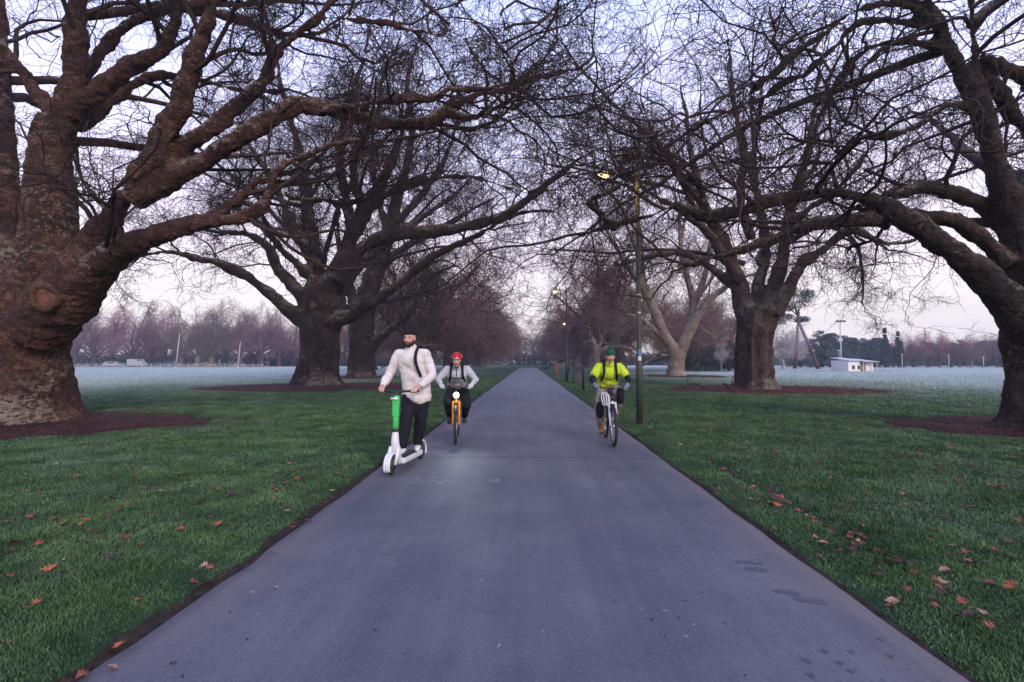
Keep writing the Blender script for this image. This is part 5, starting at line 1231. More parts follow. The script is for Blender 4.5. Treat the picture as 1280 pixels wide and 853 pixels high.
def head_shape(b, c, tilt, turn):
    """skull, jaw, nose, brow and ears round centre c; looks along -Y"""
    R = np.array(Matrix.Rotation(turn, 3, 'Z') @ Matrix.Rotation(tilt, 3, 'X'))
    P = lambda x, y, z: A(*c)+R @ A(x, y, z)
    ball(b, P(0, 0.012, 0.03), (0.077, 0.096, 0.092), 20, 14, R); ball(b, P(0, -0.022, -0.04), (0.060, 0.070, 0.072), 18, 12, R); ball(b, P(0, -0.05, -0.085), (0.036, 0.034, 0.028), 14, 10, R)
    chain(b, [P(0, -0.085, 0.015), P(0, -0.105, -0.012), P(0, -0.112, -0.028)], [0.010, 0.013, 0.016], 10)
    for s in (-1, 1):
        ball(b, P(s*0.015, -0.098, -0.032), 0.010); ball(b, P(s*0.078, 0.01, -0.005), (0.010, 0.020, 0.032), 12, 8, R)
        chain(b, [P(s*0.012, -0.083, 0.030), P(s*0.042, -0.076, 0.032)], [0.010, 0.009], 8); ball(b, P(s*0.042, -0.062, -0.02), (0.022, 0.022, 0.02), 12, 8, R)
    return P, R
def hand(b, wrist, grip, axis_, s):
    """palm behind the bar, four fingers and a thumb curled round it; axis_ = bar direction outward"""
    ax_ = nrm(A(*axis_)); w = A(*wrist); g = A(*grip); f = nrm(g-w); up = nrm(np.cross(ax_, f)); up = up if up[2] > 0 else -up
    palm = g-f*0.035+up*0.022
    chain(b, [w, w*0.35+palm*0.65], [0.026, 0.030], 10)
    for k, (o, ln) in enumerate(((-0.036, 0.92), (-0.012, 1.0), (0.012, 0.97), (0.036, 0.8))):
        base = palm+ax_*o; chain(b, [w*0.4+base*0.6, base], [0.018, 0.014], 8)
        k1 = g+ax_*o+up*0.030*ln+f*0.008; k2 = g+ax_*o+f*0.034*ln+up*0.004; k3 = g+ax_*o+f*0.018-up*0.026*ln
        chain(b, [base, k1, k2, k3], [0.012, 0.0105, 0.0095, 0.008], 8)
    th = palm-ax_*0.040; chain(b, [w*0.5+th*0.5, th-up*0.004, g-ax_*0.046-up*0.020+f*0.002, g-ax_*0.028-up*0.030+f*0.016], [0.016, 0.013, 0.011, 0.009], 8)
def person(name, label, loc, rz, J, wear):
    """J: joints in local space; facing -Y"""
    r = empty('person', loc, rz, label=label, cat='person'); b = Buf()
    hip, chest, neck, hd = [A(*J[k]) for k in ('hip', 'chest', 'neck', 'head')]
    mid = ease(hip, chest, 0.5)+A(0, 0.01, 0)
    tw = J.get('twist', 0)
    for (p, rx, ry, rz_) in ((hip, 0.155, 0.11, 0.11), (mid, 0.13, 0.095, 0.13), (chest, 0.155, 0.105, 0.14)): ball(b, p, (rx, ry, rz_), 20, 12)
    chain(b, [hip, mid, chest], [0.11, 0.10, 0.115], 16)
    for s, k in ((-1, 'R'), (1, 'L')):
        sh, el, wr = A(*J['sh'+k]), A(*J['el'+k]), A(*J['wr'+k]); kn, an = A(*J['kn'+k]), A(*J['an'+k])
        chain(b, [ease(chest, sh, 0.4)+A(0, 0, 0.03), sh], [0.075, 0.062], 14)
        chain(b, [sh, ease(sh, el, 0.5), el], [0.058, 0.047, 0.038], 14); chain(b, [el, ease(el, wr, 0.35), wr], [0.038, 0.038, 0.025], 14)
        hj = hip+A(s*0.085, 0, -0.02); chain(b, [hj, ease(hj, kn, 0.5), kn], [0.092, 0.075, 0.053], 16); chain(b, [kn, ease(kn, an, 0.35), an], [0.052, 0.052, 0.034], 14)
        toe = A(*J['toe'+k]); chain(b, [an+A(0, 0.02, -0.05), an-A(0, 0, 0.03), ease(an, toe, 0.6)-A(0, 0, 0.02), toe], [0.034, 0.038, 0.034, 0.026], 12)
        if not wear.get('glove'): hand(b, wr, J['gr'+k], J['bar'+k], s)
    chain(b, [chest+A(0, 0, 0.06), neck, ease(neck, hd, 0.45)], [0.08, 0.056, 0.052], 14)
    P, R = head_shape(b, hd, J.get('tilt', 0), J.get('turn', 0))
    body = link('body', fuse(b, 'body', 0.0095, 2), M['skin'], r)
    for s in (-1, 1):
        e = Buf(); ball(e, P(s*0.031, -0.0775, 0.010), (0.0125, 0.009, 0.008), 12, 8, R); eo = e.obj('eye', M['eye_w'], r)
        e = Buf(); ball(e, P(s*0.031, -0.0845, 0.010), (0.0062, 0.004, 0.0062), 10, 6, R); e.obj('iris', M['eye_d'], eo)
        e = Buf(); chain(e, [P(s*0.014, -0.090, 0.034), P(s*0.032, -0.091, 0.040), P(s*0.050, -0.078, 0.034)], [0.0022, 0.0028, 0.0018], 6); e.obj('eyebrow', M['beard'], r)
    e = Buf(); chain(e, [P(-0.022, -0.088, -0.058), P(0, -0.098, -0.056), P(0.022, -0.088, -0.058)], [0.004, 0.0065, 0.004], 8); e.obj('mouth', M['lip'], r)
    # upper garment
    g = Buf(); ex = wear['ex']; low = wear.get('low', 0.12)
    hem = hip+A(0, 0.0, -low*0.3)
    for (p, rx, ry, rz_) in ((hem, 0.165, 0.125, 0.10), (mid, 0.15, 0.115, 0.14), (chest, 0.168, 0.118, 0.14)): ball(g, p, (rx+ex, ry+ex, rz_+ex*0.5), 22, 14)
    chain(g, [chest+A(0, 0, 0.05), neck-A(0, 0, 0.015)], [0.10, 0.066+ex*0.5], 16)
    for sx in (-1, 1): chain(g, [chest+A(sx*0.07, 0, 0.0), mid+A(sx*0.065, 0, 0), hem+A(sx*0.065, 0, 0)], [0.105+ex, 0.10+ex, 0.105+ex], 16)
    for k in 'RL':
        sh, el, wr = A(*J['sh'+k]), A(*J['el'+k]), A(*J['wr'+k]); chain(g, [ease(chest, sh, 0.35)+A(0, 0, 0.03), sh], [0.085+ex*0.6, 0.064+ex*0.6], 14)
        if wear.get('short'): chain(g, [sh, ease(sh, el, 0.5)], [0.064+ex*0.7, 0.066+ex*0.7], 14); 
        else: chain(g, [sh, ease(sh, el, 0.5), el, ease(el, wr, 0.5), ease(el, wr, 0.97)], [0.062+ex*0.7, 0.052+ex*0.6, 0.047+ex*0.55, 0.043+ex*0.5, 0.032+ex*0.3], 14)
    link(wear['top_name'], fuse(g, wear['top_name'], 0.014, 2, ((0.10, 0.030, 'CLOUDS'), (0.035, 0.010, 'CLOUDS'))), wear['top'], r)
    if wear.get('short'):
        g = Buf()
        for k in 'RL': sh, el, wr = A(*J['sh'+k]), A(*J['el'+k]), A(*J['wr'+k]); chain(g, [ease(sh, el, 0.35), el, ease(el, wr, 0.97)], [0.055, 0.050, 0.034], 14)
        link('undersleeves', fuse(g, 'undersleeves', 0.014, 2, ((0.05, 0.01, 'CLOUDS'),)), M['strap'], r)
    g = Buf(); ball(g, hip+A(0, 0.01, -0.02), (0.165, 0.125, 0.10), 20, 12)
    for s, k in ((-1, 'R'), (1, 'L')):
        kn, an = A(*J['kn'+k]), A(*J['an'+k]); hj = hip+A(s*0.088, 0, -0.02); lw = wear.get('leg', 0.015)
        chain(g, [hj, ease(hj, kn, 0.5), kn, ease(kn, an, 0.5), ease(kn, an, 0.93)], [0.102+lw*0.5, 0.088+lw, 0.072+lw, 0.066+lw, 0.050+lw], 16)
    link('trousers', fuse(g, 'trousers', 0.014, 2, ((0.12, 0.03, 'CLOUDS'), (0.04, 0.01, 'CLOUDS'))), wear['trouser'], r)
    for s, k in ((-1, 'R'), (1, 'L')):
        an, toe = A(*J['an'+k]), A(*J['toe'+k]); g = Buf()
        chain(g, [an+A(0, 0.025, -0.045), ease(an, toe, 0.5)-A(0, 0, 0.03), toe], [0.044, 0.044, 0.036], 14); chain(g, [an+A(0, 0.012, 0.015 if not wear.get('boots') else 0.09), an+A(0, 0.012, -0.03)], [0.048, 0.05], 14)
        link('shoe' if not wear.get('boots') else 'boot', fuse(g, 'shoe', 0.009, 1), wear['shoe'], r)
        if wear.get('glove'): g = Buf(); hand(g, J['wr'+k], J['gr'+k], J['bar'+k], s); chain(g, [ease(A(*J['el'+k]), A(*J['wr'+k]), 0.86), J['wr'+k]], [0.036, 0.034], 12); link('glove', fuse(g, 'glove', 0.007, 1), wear['glove'], r)
    for s in wear.get('straps', (-1, 1)):   # backpack straps over the shoulders
        g = Buf(); sx = s*0.105; front = -0.118-ex; pts = catmull([chest+A(sx*0.9, 0.10, 0.13), chest+A(sx, 0.0, 0.185+ex*0.5), chest+A(sx, front*0.86, 0.10), chest+A(sx*1.1, front*1.12, -0.04), mid+A(sx*1.35, front*0.9, -0.03)], 16)
        P0 = np.array(pts); 
        for o in (-0.014, 0, 0.014): tube(g, P0+[o, 0, 0], 0.0095, 8)
        link('backpack_strap', fuse(g, 'backpack_strap', 0.006, 1), M['strap'], r)
    g = Buf(); ball(g, chest+A(0, 0.20, -0.06), (0.14, 0.10, 0.21), 18, 12); link('backpack', fuse(g, 'backpack', 0.015, 2), M['strap'], r)
    return r, P, R
def dome(P, R, name, mat, r, c, rad, z0, rim=None, knit=True):
    """cap or helmet shell: upper part of an ellipsoid with thickness"""
    b = Buf(); nu, nv = 28, 9; V = []
    for lay, off in ((0, 0.0), (1, -0.008)):
        for j in range(nv+1):
            th = (j/nv)*math.acos(z0)
            for i in range(nu):
                a = i*2*PI/nu; rr = 1+(0.02*math.cos(a*14) if knit else 0)
                V.append(P(c[0]+(rad[0]+off)*rr*math.sin(th)*math.cos(a), c[1]+(rad[1]+off)*rr*math.sin(th)*math.sin(a), c[2]+(rad[2]+off)*math.cos(th)))
    q = []; m = (nv+1)*nu
    for lay in (0, 1):
        for j in range(nv):
            for i in range(nu):
                s = lay*m+j*nu+i; t_ = lay*m+j*nu+(i+1) % nu; q.append([s, s+nu, t_+nu, t_] if lay == 0 else [s, t_, t_+nu, s+nu])
    for i in range(nu): q.append([nv*nu+i, m+nv*nu+i, m+nv*nu+(i+1) % nu, nv*nu+(i+1) % nu])
    b.add(V, q); return b.obj(name, mat, r)
# --- bicycles
def wheel(parent, y, R, x=0.0, w=0.024, rimmat=None):
    b = Buf(); torus(b, (x, y, R), R-w, w, 'x', 40, 10)
    for k in range(48):   # tread knobs stay on the tyre
        a = k*2*PI/48; ball(b, (x+(0.012 if k % 2 else -0.012), y+(R-0.001)*math.sin(a), R+(R-0.001)*math.cos(a)), (0.007, 0.007, 0.007), 6, 4)
    wo = b.obj('wheel', M['rubber'], parent)
    b = Buf(); torus(b, (x, y, R), R-2.1*w, 0.011, 'x', 40, 8); b.obj('rim', rimmat or M['alloy'], wo)
    b = Buf(); tube(b, [(x-0.045, y, R), (x+0.045, y, R)], 0.017, 12)
    b.obj('hub', M['alloy'], wo)
    b = Buf()
    for k in range(20):
        a = k*2*PI/20; sx = 0.03 if k % 2 else -0.03; tube(b, [(x+sx, y+0.015*math.sin(a+0.6), R+0.015*math.cos(a+0.6)), (x, y+(R-2.2*w)*math.sin(a), R+(R-2.2*w)*math.cos(a))], 0.0014, 4)
    b.obj('spokes', M['alloy'], wo)
def bicycle(loc, rz, label, frame, fork, pedal, lit=False, lean=0.0):
    r = empty('bicycle', loc, rz, label=label, cat='bicycle'); R = 0.345; yf, yr = -0.60, 0.46
    wheel(r, yf, R, w=0.026); wheel(r, yr, R, w=0.026)
    bb = (0, 0.03, 0.30); hdt = (0, -0.38, 0.90); hdb = (0, -0.425, 0.76); st = (0, 0.21, 0.80)
    b = Buf(); tube(b, [hdt, hdb], 0.024, 12); tube(b, [hdb, bb], 0.026, 12); tube(b, [(0, -0.39, 0.86), st], 0.018, 12); tube(b, [bb, st], 0.018, 12); ball(b, bb, 0.032)
    for s in (-1, 1): tube(b, [(s*0.03, 0.03, 0.30), (s*0.055, yr, R)], 0.010, 8); tube(b, [(s*0.02, 0.19, 0.76), (s*0.055, yr, R)], 0.009, 8)
    b.obj('frame', frame, r)
    b = Buf(); tube(b, [hdb, (0, -0.44, 0.73)], 0.024, 10); tube(b, [(-0.06, -0.44, 0.73), (0.06, -0.44, 0.73)], 0.020, 10)
    for s in (-1, 1): tube(b, [(s*0.058, -0.44, 0.74), (s*0.058, -0.50, 0.58), (s*0.056, yf, R)], [0.019, 0.018, 0.014], 10)
    b.obj('fork', fork, r)
    b = Buf(); tube(b, [(0, -0.37, 0.90), (0, -0.365, 0.95), (0, -0.43, 0.985)], 0.016, 10); tube(b, [(-0.31, -0.38, 1.0), (-0.16, -0.42, 0.995), (0, -0.43, 0.985), (0.16, -0.42, 0.995), (0.31, -0.38, 1.0)], 0.013, 10); hb = b.obj('handlebar', M['black'], r)
    for s in (-1, 1):
        b = Buf(); tube(b, [(s*0.20, -0.41, 0.997), (s*0.325, -0.378, 1.0)], 0.018, 10); b.obj('grip', M['rubber'], hb)
        b = Buf(); tube(b, [(s*0.17, -0.43, 0.99), (s*0.25, -0.47, 0.965)], 0.006, 6); b.obj('brake_lever', M['alloy'], hb)
    b = Buf(); ball(b, (0, 0.24, 0.935), (0.070, 0.11, 0.028), 16, 8); ball(b, (0, 0.10, 0.938), (0.028, 0.11, 0.022), 14, 8); b.obj('saddle', M['black'], r)
    b = Buf(); tube(b, [st, (0, 0.225, 0.92)], 0.014, 10); b.obj('seat_post', M['alloy'], r)
    for s, p in ((-1, pedal['R']), (1, pedal['L'])):
        b = Buf(); tube(b, [(s*0.06, 0.03, 0.30), (s*0.08, p[1], p[2])], 0.011, 8); cr_ = b.obj('crank', M['alloy'], r)
        b = Buf(); box(b, (s*0.13, p[1], p[2]), (0.09, 0.075, 0.022)); b.obj('pedal', M['black'], cr_, smooth=False)
    b = Buf(); torus(b, (0.05, 0.03, 0.30), 0.085, 0.006, 'x', 28, 6); b.obj('chainring', M['alloy'], r)
    b = Buf(); ball(b, (0.0, -0.49, 0.86) if lit else (0.05, -0.47, 1.0), (0.042 if lit else 0.03, 0.035, 0.042 if lit else 0.03), 14, 10); hl = b.obj('headlight', M['black'], r)
    b = Buf(); ball(b, (0.0, -0.512, 0.86) if lit else (0.05, -0.492, 1.0), (0.048 if lit else 0.02, 0.018, 0.048 if lit else 0.02), 14, 10); b.obj('lens', M['head_glow'] if lit else M['alloy'], hl)
    if lit:
        ld = bpy.data.lights.new('headlight_beam', 'SPOT'); ld.energy = 25; ld.color = (0.85, 0.95, 1); ld.spot_size = math.radians(75); ld.spot_blend = 0.8; ld.shadow_soft_size = 0.03
        lo = bpy.data.objects.new('headlight_beam', ld); COL.objects.link(lo); lo.parent = r; lo.location = (0, -0.54, 0.86); lo.rotation_euler = (math.radians(62), 0, PI)
    return r
def cyc_joints(ped, head=(0, -0.30, 1.53), chest=(0, -0.12, 1.27), el=0.33, ely=-0.20, elz=1.16, knr=(-0.15, -0.22, 0.66), knl=(0.15, -0.33, 0.84), tilt=0.1):
    J = dict(hip=(0, 0.20, 1.0), chest=chest, neck=(0, (chest[1]+head[1])/2-0.01, chest[2]+0.155), head=head, tilt=tilt)
    for s, k in ((-1, 'R'), (1, 'L')):
        J['sh'+k] = (s*0.185, chest[1]-0.01, chest[2]+0.075); J['el'+k] = (s*el, ely, elz); J['wr'+k] = (s*0.285, -0.325, 1.045); J['gr'+k] = (s*0.262, -0.392, 1.002); J['bar'+k] = (s, 0.2, 0)
    for s, k, kn in ((-1, 'R', knr), (1, 'L', knl)):
        p = ped[k]; J['kn'+k] = kn; J['an'+k] = (s*0.13, p[1]+0.07, p[2]+0.115); J['toe'+k] = (s*0.14, p[1]-0.075, p[2]+0.045)
    return J
# rider in the green beanie
g = G(769, 559.5); px_, py_ = g[0], g[1]
rz = -0.02
ped = {'R': (0, 0.02, 0.135), 'L': (0, 0.04, 0.465)}
lc = (px_-0.012, py_+0.60, 0.018)
bk = bicycle(lc, rz, 'mountain bicycle with a pale fork ridden by the person in the neon shirt', M['frame_dark'], M['frame_white'], ped)
J = cyc_joints(ped, head=(0, -0.26, 1.545), chest=(0, -0.08, 1.28), el=0.335, ely=-0.20, elz=1.13, knr=(-0.19, -0.20, 0.60), knl=(0.17, -0.27, 0.86))
pr, P, R = person('p', 'person in neon yellow shirt and green beanie riding a bicycle', lc, rz, J,
    dict(ex=0.030, top=M['neon'], top_name='shirt', short=True, trouser=M['khaki'], shoe=M['boot'], boots=True, glove=M['glove_g'], leg=0.022))
dome(P, R, 'beanie', M['wool_green'], pr, (0, 0.012, 0.035), (0.094, 0.112, 0.118), 0.05)
bb_ = Buf(); ball(bb_, P(0, 0.01, 0.165), 0.022); bb_.obj('bobble', M['wool_green'], pr)
for s, k in ((-1, 'R'), (1, 'L')):
    g_ = Buf(); kn = A(*J['kn'+k]); chain(g_, [kn+A(0, -0.02, 0.07), kn+A(0, -0.035, 0), kn+A(0, -0.02, -0.10)], [0.07, 0.082, 0.062], 14); link('knee_pad', fuse(g_, 'knee_pad', 0.012, 1), M['strap'], pr)
# white helmet hanging from the bar
hr = empty('cycle_helmet', (lc[0]-0.15, lc[1]-0.50, lc[2]+0.80), label='white helmet with black vents hanging from the handlebar of the neon shirted rider', cat='helmet')
Rm = np.array(Matrix.Rotation(1.15, 3, 'X') @ Matrix.Rotation(0.2, 3, 'Y')); Ph = lambda x, y, z: Rm @ A(x, y, z)
dome(Ph, Rm, 'shell', M['black'], hr, (0, 0, -0.02), (0.098, 0.125, 0.105), 0.05, knit=False)
for k in range(5):
    b = Buf(); a = (k-2)*0.42; pts = [Ph(0.103*math.sin(th)*math.cos(PI/2)+0.103*math.sin(a)*math.sin(max(th, 0.25)+0.0)*0.95, 0.13*math.cos(th), -0.02+0.112*math.sin(th)*math.cos(a)) for th in np.linspace(0.25, PI-0.3, 12)]
    tube(b, pts, 0.0085, 8); b.obj('rib', M['helmet_w'], hr)
b = Buf(); tube(b, catmull([Ph(-0.08, 0, -0.03), Ph(-0.03, 0.02, -0.14), A(0.02, 0.0, 0.19), Ph(0.05, 0.03, -0.14), Ph(0.08, 0, -0.03)], 16), 0.005, 6); b.obj('strap', M['strap'], hr)
# rider in the red helmet
g = G(564, 556.5); lc = (g[0]+0.02, g[1]+0.60, 0.018); rz = 0.10
ped = {'R': (0, -0.13, 0.31), 'L': (0, 0.19, 0.29)}
bk = bicycle(lc, rz, 'orange framed bicycle with its white headlight on, ridden by the person in the red helmet', M['orange_paint'], M['orange_paint'], ped, lit=True)
J = cyc_joints(ped, head=(0.0, -0.32, 1.475), chest=(0, -0.14, 1.23), el=0.35, ely=-0.20, elz=1.12, knr=(-0.16, -0.33, 0.72), knl=(0.19, -0.18, 0.66))
pr, P, R = person('p', 'person in red helmet and light grey jacket with dark straps riding an orange bicycle', lc, rz, J,
    dict(ex=0.026, top=M['shell'], top_name='jacket', trouser=M['trouser'], shoe=M['black'], glove=M['glove_w'], leg=0.012))
hl_ = dome(P, R, 'helmet', M['helmet_red'], pr, (0, 0.02, 0.035), (0.112, 0.138, 0.126), 0.10, knit=False)
for k in (-1.5, -0.5, 0.5, 1.5):
    b = Buf(); tube(b, [P(k*0.042, -0.118+0.010*abs(k), 0.075), P(k*0.045, -0.085, 0.125), P(k*0.040, -0.02, 0.158-0.008*abs(k))], 0.007, 8); b.obj('vent', M['black'], hl_)
b = Buf(); tube(b, [P(-0.045, -0.122, 0.052), P(0, -0.128, 0.055), P(0.045, -0.122, 0.052)], 0.007, 8); b.obj('trim', M['scoot_white'], hl_)
b = Buf(); tube(b, [P(-0.085, 0.0, 0.04), P(-0.055, -0.04, -0.10), P(0, -0.05, -0.125), P(0.055, -0.04, -0.10), P(0.085, 0, 0.04)], 0.006, 6); b.obj('chin_strap', M['strap'], hl_)
b = Buf(); ch = A(*J['chest']); tube(b, [ch+A(-0.10, -0.152, -0.07), ch+A(0, -0.165, -0.08), ch+A(0.10, -0.152, -0.07)], 0.011, 8); tube(b, [ch+A(0, -0.145, 0.10), ch+A(0, -0.165, -0.05)], 0.006, 6); b.obj('chest_strap', M['strap'], pr)
b = Buf(); chain(b, [A(*J['neck'])+A(-0.07, 0.02, -0.02), A(*J['neck'])+A(0, -0.045, -0.03), A(*J['neck'])+A(0.07, 0.02, -0.02)], [0.03, 0.032, 0.03], 12); b.obj('collar', M['strap'], pr)
# man on the green scooter
g = G(489, 595); rz = -0.14
d = A(math.sin(rz), -math.cos(rz), 0)
lc = (g[0]-d[0]*0.58, g[1]-d[1]*0.58, 0.014)
r = empty('electric_scooter', lc, rz, label='white and bright green electric kick scooter ridden by the bearded man', cat='scooter')
def small_wheel(y):
    b = Buf(); torus(b, (0, y, 0.125), 0.095, 0.030, 'x', 32, 10); w_ = b.obj('wheel', M['rubber'], r); b = Buf(); tube(b, [(-0.028, y, 0.125), (0.028, y, 0.125)], [0.075, 0.075], 20); b.obj('rim', M['bin'], w_)
small_wheel(-0.58); small_wheel(0.52)
b = Buf(); box(b, (0, 0.0, 0.135), (0.19, 0.72, 0.075)); o = b.obj('deck', M['scoot_white'], r, smooth=False); bv = o.modifiers.new('b', 'BEVEL'); bv.width = 0.02; bv.segments = 3
b = Buf(); box(b, (0, 0.0, 0.176), (0.16, 0.62, 0.006)); b.obj('grip_mat', M['rubber'], o, smooth=False)
b = Buf(); chain(b, [(0, -0.34, 0.14), (0, -0.42, 0.24), (0, -0.46, 0.40)], [0.055, 0.06, 0.055], 14); chain(b, [(0, -0.46, 0.40), (0, -0.455, 0.52)], [0.055, 0.044], 14); link('neck', fuse(b, 'neck', 0.012, 2), M['scoot_white'], r)
b = Buf()
for s in (-1, 1): tube(b, [(s*0.055, -0.47, 0.34), (s*0.055, -0.52, 0.25), (s*0.05, -0.58, 0.125)], [0.026, 0.026, 0.020], 10)
b.obj('fork', M['scoot_white'], r)
b = Buf(); a = np.linspace(-0.5, 1.9, 14); pts = [(0, -0.58-0.152*math.sin(q+0.1), 0.125+0.152*math.cos(q+0.1)) for q in a]
for x in (-0.03, 0, 0.03): tube(b, [(x, p[1], p[2]) for p in pts], 0.016, 8)
b.obj('mudguard', M['scoot_white'], r)
b = Buf(); a = np.linspace(-2.0, 0.4, 14); pts = [(0, 0.52-0.150*math.sin(q), 0.125+0.150*math.cos(q)) for q in a]
for x in (-0.03, 0, 0.03): tube(b, [(x, p[1], p[2]) for p in pts], 0.014, 8)
b.obj('mudguard', M['scoot_white'], r)
b = Buf(); chain(b, [(0, -0.455, 0.50), (0, -0.445, 0.72), (0, -0.425, 0.98)], [0.038, 0.040, 0.044], 16); st_ = b.obj('stem', M['green_paint'], r)
b = Buf(); box(b, (0, -0.465, 0.85), (0.085, 0.045, 0.24)); o = b.obj('front_box', M['green_paint'], r, smooth=False); bv = o.modifiers.new('b', 'BEVEL'); bv.width = 0.02; bv.segments = 3
b = Buf(); tube(b, [(-0.05, -0.50, 0.975), (0.05, -0.50, 0.975)], 0.016, 8); b.obj('lamp', M['scoot_white'], r)
b = Buf(); tube(b, [(0, -0.455, 0.54), (0, -0.453, 0.58)], 0.054, 14); b.obj('band', M['black'], r)
b = Buf(); tube(b, [(-0.27, -0.36, 1.075), (-0.14, -0.40, 1.07), (0, -0.42, 1.06), (0.14, -0.40, 1.07), (0.27, -0.36, 1.075)], 0.016, 10); tube(b, [(0, -0.425, 0.98), (0, -0.42, 1.07)], 0.03, 10); hb = b.obj('handlebar', M['black'], r)
for s in (-1, 1): b = Buf(); tube(b, [(s*0.17, -0.39, 1.071), (s*0.285, -0.358, 1.076)], 0.021, 10); b.obj('grip', M['rubber'], hb)
J = dict(hip=(0.09, 0.10, 1.07), chest=(0.04, 0.04, 1.49), neck=(0.03, 0.02, 1.655), head=(0.02, -0.02, 1.785), tilt=0.05, turn=-0.02)
for s, k in ((-1, 'R'), (1, 'L')):
    J['sh'+k] = (s*0.19+0.035, 0.04, 1.56); J['el'+k] = (s*0.325+0.02, 0.03, 1.27); J['wr'+k] = (s*0.275, -0.25, 1.135); J['gr'+k] = (s*0.235, -0.372, 1.074); J['bar'+k] = (s, 0.2, 0)
J['knR'] = (0.0, -0.07, 0.66); J['anR'] = (-0.045, -0.10, 0.275); J['toeR'] = (-0.055, -0.26, 0.215)
J['knL'] = (0.15, 0.10, 0.64); J['anL'] = (0.05, 0.24, 0.28); J['toeL'] = (0.10, 0.10, 0.215)
pr, P, R = person('p', 'bearded person in cream fleece, black trousers and black beanie riding the green scooter', lc, rz, J,
    dict(ex=0.040, top=M['fleece'], top_name='fleece', trouser=M['trouser'], shoe=M['shoe_w'], leg=0.018, low=0.35, straps=(1,)))
dome(P, R, 'beanie', M['wool_black'], pr, (0, 0.020, 0.045), (0.088, 0.106, 0.094), 0.16)
b = Buf(); 
for (x, y, z, rx, ry, rz_) in ((0, -0.052, -0.092, 0.046, 0.040, 0.034), (-0.052, -0.022, -0.062, 0.018, 0.034, 0.042), (0.052, -0.022, -0.062, 0.018, 0.034, 0.042), (0, -0.090, -0.046, 0.034, 0.010, 0.006), (-0.033, -0.066, -0.072, 0.020, 0.020, 0.026), (0.033, -0.066, -0.072, 0.020, 0.020, 0.026)): ball(b, P(x, y, z), (rx, ry, rz_), 12, 8, R)
b.obj('beard', M['beard'], pr)
# ================================================================== light
w = bpy.data.worlds.new('World'); SC.world = w; w.use_nodes = True
nt = w.node_tree
bg = nt.nodes['Background']; out = nt.nodes['World Output']
SUN_EL, SUN_AZ = 24.0, 152.0     # compass-like: 0 = +Y, clockwise to +X
sky = nt.nodes.new('ShaderNodeTexSky'); sky.sky_type = 'NISHITA'; sky.sun_disc = False
sky.sun_elevation = math.radians(4); sky.sun_rotation = math.radians(SUN_AZ); sky.air_density = 1.2; sky.dust_density = 1.5; sky.ozone_density = 3.0
nt.links.new(sky.outputs[0], bg.inputs[0]); bg.inputs[1].default_value = 0.05
tc = nt.nodes.new('ShaderNodeTexCoord'); sp = nt.nodes.new('ShaderNodeSeparateXYZ'); nt.links.new(tc.outputs['Generated'], sp.inputs[0])
cr = nt.nodes.new('ShaderNodeValToRGB'); e = cr.color_ramp.elements
stops = [(0.0, (0.98, 0.88, 0.87)), (0.09, (1.00, 0.90, 0.89)), (0.20, (1.10, 0.93, 1.08)), (0.36, (1.00, 0.95, 1.32)), (0.6, (0.80, 0.90, 1.5)), (1.0, (0.58, 0.72, 1.45))]
while len(e) < len(stops): e.new(0.5)
for q, (p, c) in zip(e, stops): q.position = p; q.color = (*c, 1)
nt.links.new(sp.outputs[2], cr.inputs[0])
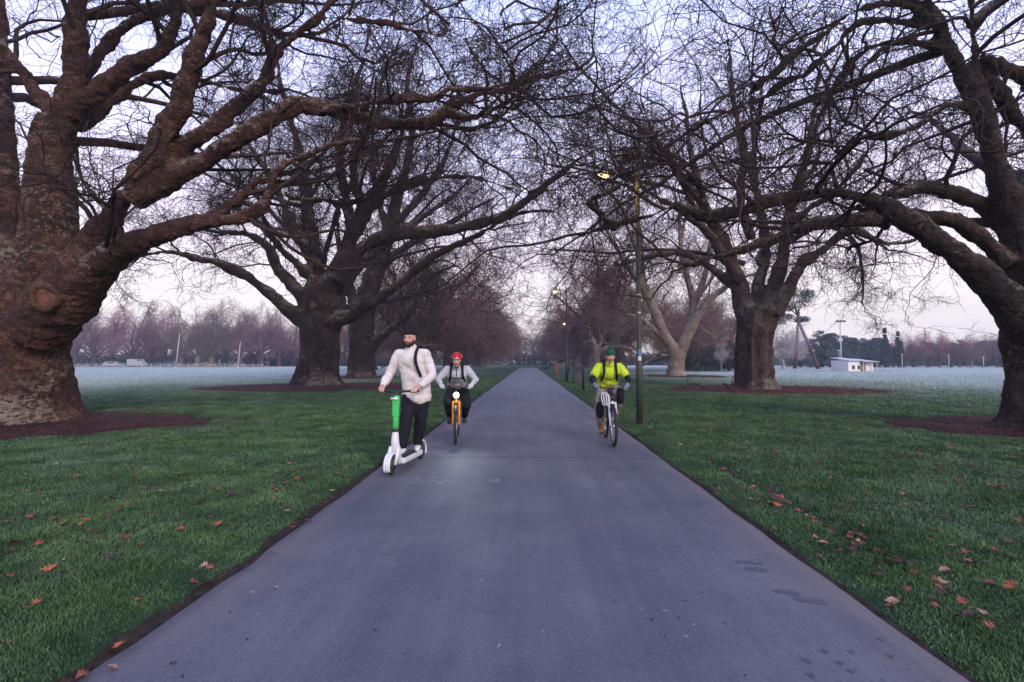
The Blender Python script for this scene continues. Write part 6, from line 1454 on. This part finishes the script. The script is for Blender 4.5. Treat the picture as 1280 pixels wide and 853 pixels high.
# faint streaks of high cloud
mp = nt.nodes.new('ShaderNodeMapping'); mp.inputs['Scale'].default_value = (1.2, 1.2, 5); nt.links.new(tc.outputs['Generated'], mp.inputs[0])
nz = nt.nodes.new('ShaderNodeTexNoise'); nz.inputs['Scale'].default_value = 2.5; nz.inputs['Detail'].default_value = 6; nt.links.new(mp.outputs[0], nz.inputs[0])
mr = nt.nodes.new('ShaderNodeMapRange'); mr.inputs[1].default_value = 0.4; mr.inputs[2].default_value = 0.7; mr.inputs[3].default_value = 0.93; mr.inputs[4].default_value = 1.10
nt.links.new(nz.outputs[0], mr.inputs[0])
bg2 = nt.nodes.new('ShaderNodeBackground'); nt.links.new(cr.outputs[0], bg2.inputs[0]); nt.links.new(mr.outputs[0], bg2.inputs[1])
ad = nt.nodes.new('ShaderNodeAddShader'); nt.links.new(bg.outputs[0], ad.inputs[0]); nt.links.new(bg2.outputs[0], ad.inputs[1]); nt.links.new(ad.outputs[0], out.inputs[0])
sd = bpy.data.lights.new('sun', 'SUN'); sd.energy = 2.2; sd.angle = math.radians(14); sd.color = (1.0, 0.86, 0.74)
so = bpy.data.objects.new('sun', sd); COL.objects.link(so)
az = math.radians(SUN_AZ); el = math.radians(SUN_EL)
dirv = Vector((math.sin(az)*math.cos(el), math.cos(az)*math.cos(el), math.sin(el)))
so.rotation_euler = dirv.to_track_quat('Z', 'Y').to_euler()
# ------------------------------------------------------------------ haze
b = Buf(); box(b, (0, 172, 16), (840, 500, 34)); hz = b.obj('haze', None, smooth=False)
m = bpy.data.materials.new('haze_air'); m.use_nodes = True; n2 = m.node_tree
for n in list(n2.nodes): n2.nodes.remove(n)
o_ = n2.nodes.new('ShaderNodeOutputMaterial'); pv = n2.nodes.new('ShaderNodeVolumePrincipled')
pv.inputs['Color'].default_value = (0.74, 0.82, 1.0, 1); pv.inputs['Density'].default_value = HAZE; pv.inputs['Anisotropy'].default_value = 0.2
n2.links.new(pv.outputs[0], o_.inputs['Volume'])
hz.data.materials.append(m); tag(hz, kind='stuff', label='pale morning haze over the park', cat='haze')
SC.view_settings.view_transform = 'Standard'; SC.view_settings.look = 'None'; SC.view_settings.gamma = 1; SC.view_settings.exposure = EXPO
cy = SC.cycles
cy.use_denoising = True; cy.max_bounces = 5; cy.diffuse_bounces = 2; cy.glossy_bounces = 2; cy.transmission_bounces = 3; cy.volume_bounces = 0; cy.transparent_max_bounces = 8
cy.caustics_reflective = False; cy.caustics_refractive = False; cy.use_adaptive_sampling = True; cy.adaptive_threshold = 0.02
cy.sample_clamp_indirect = 3
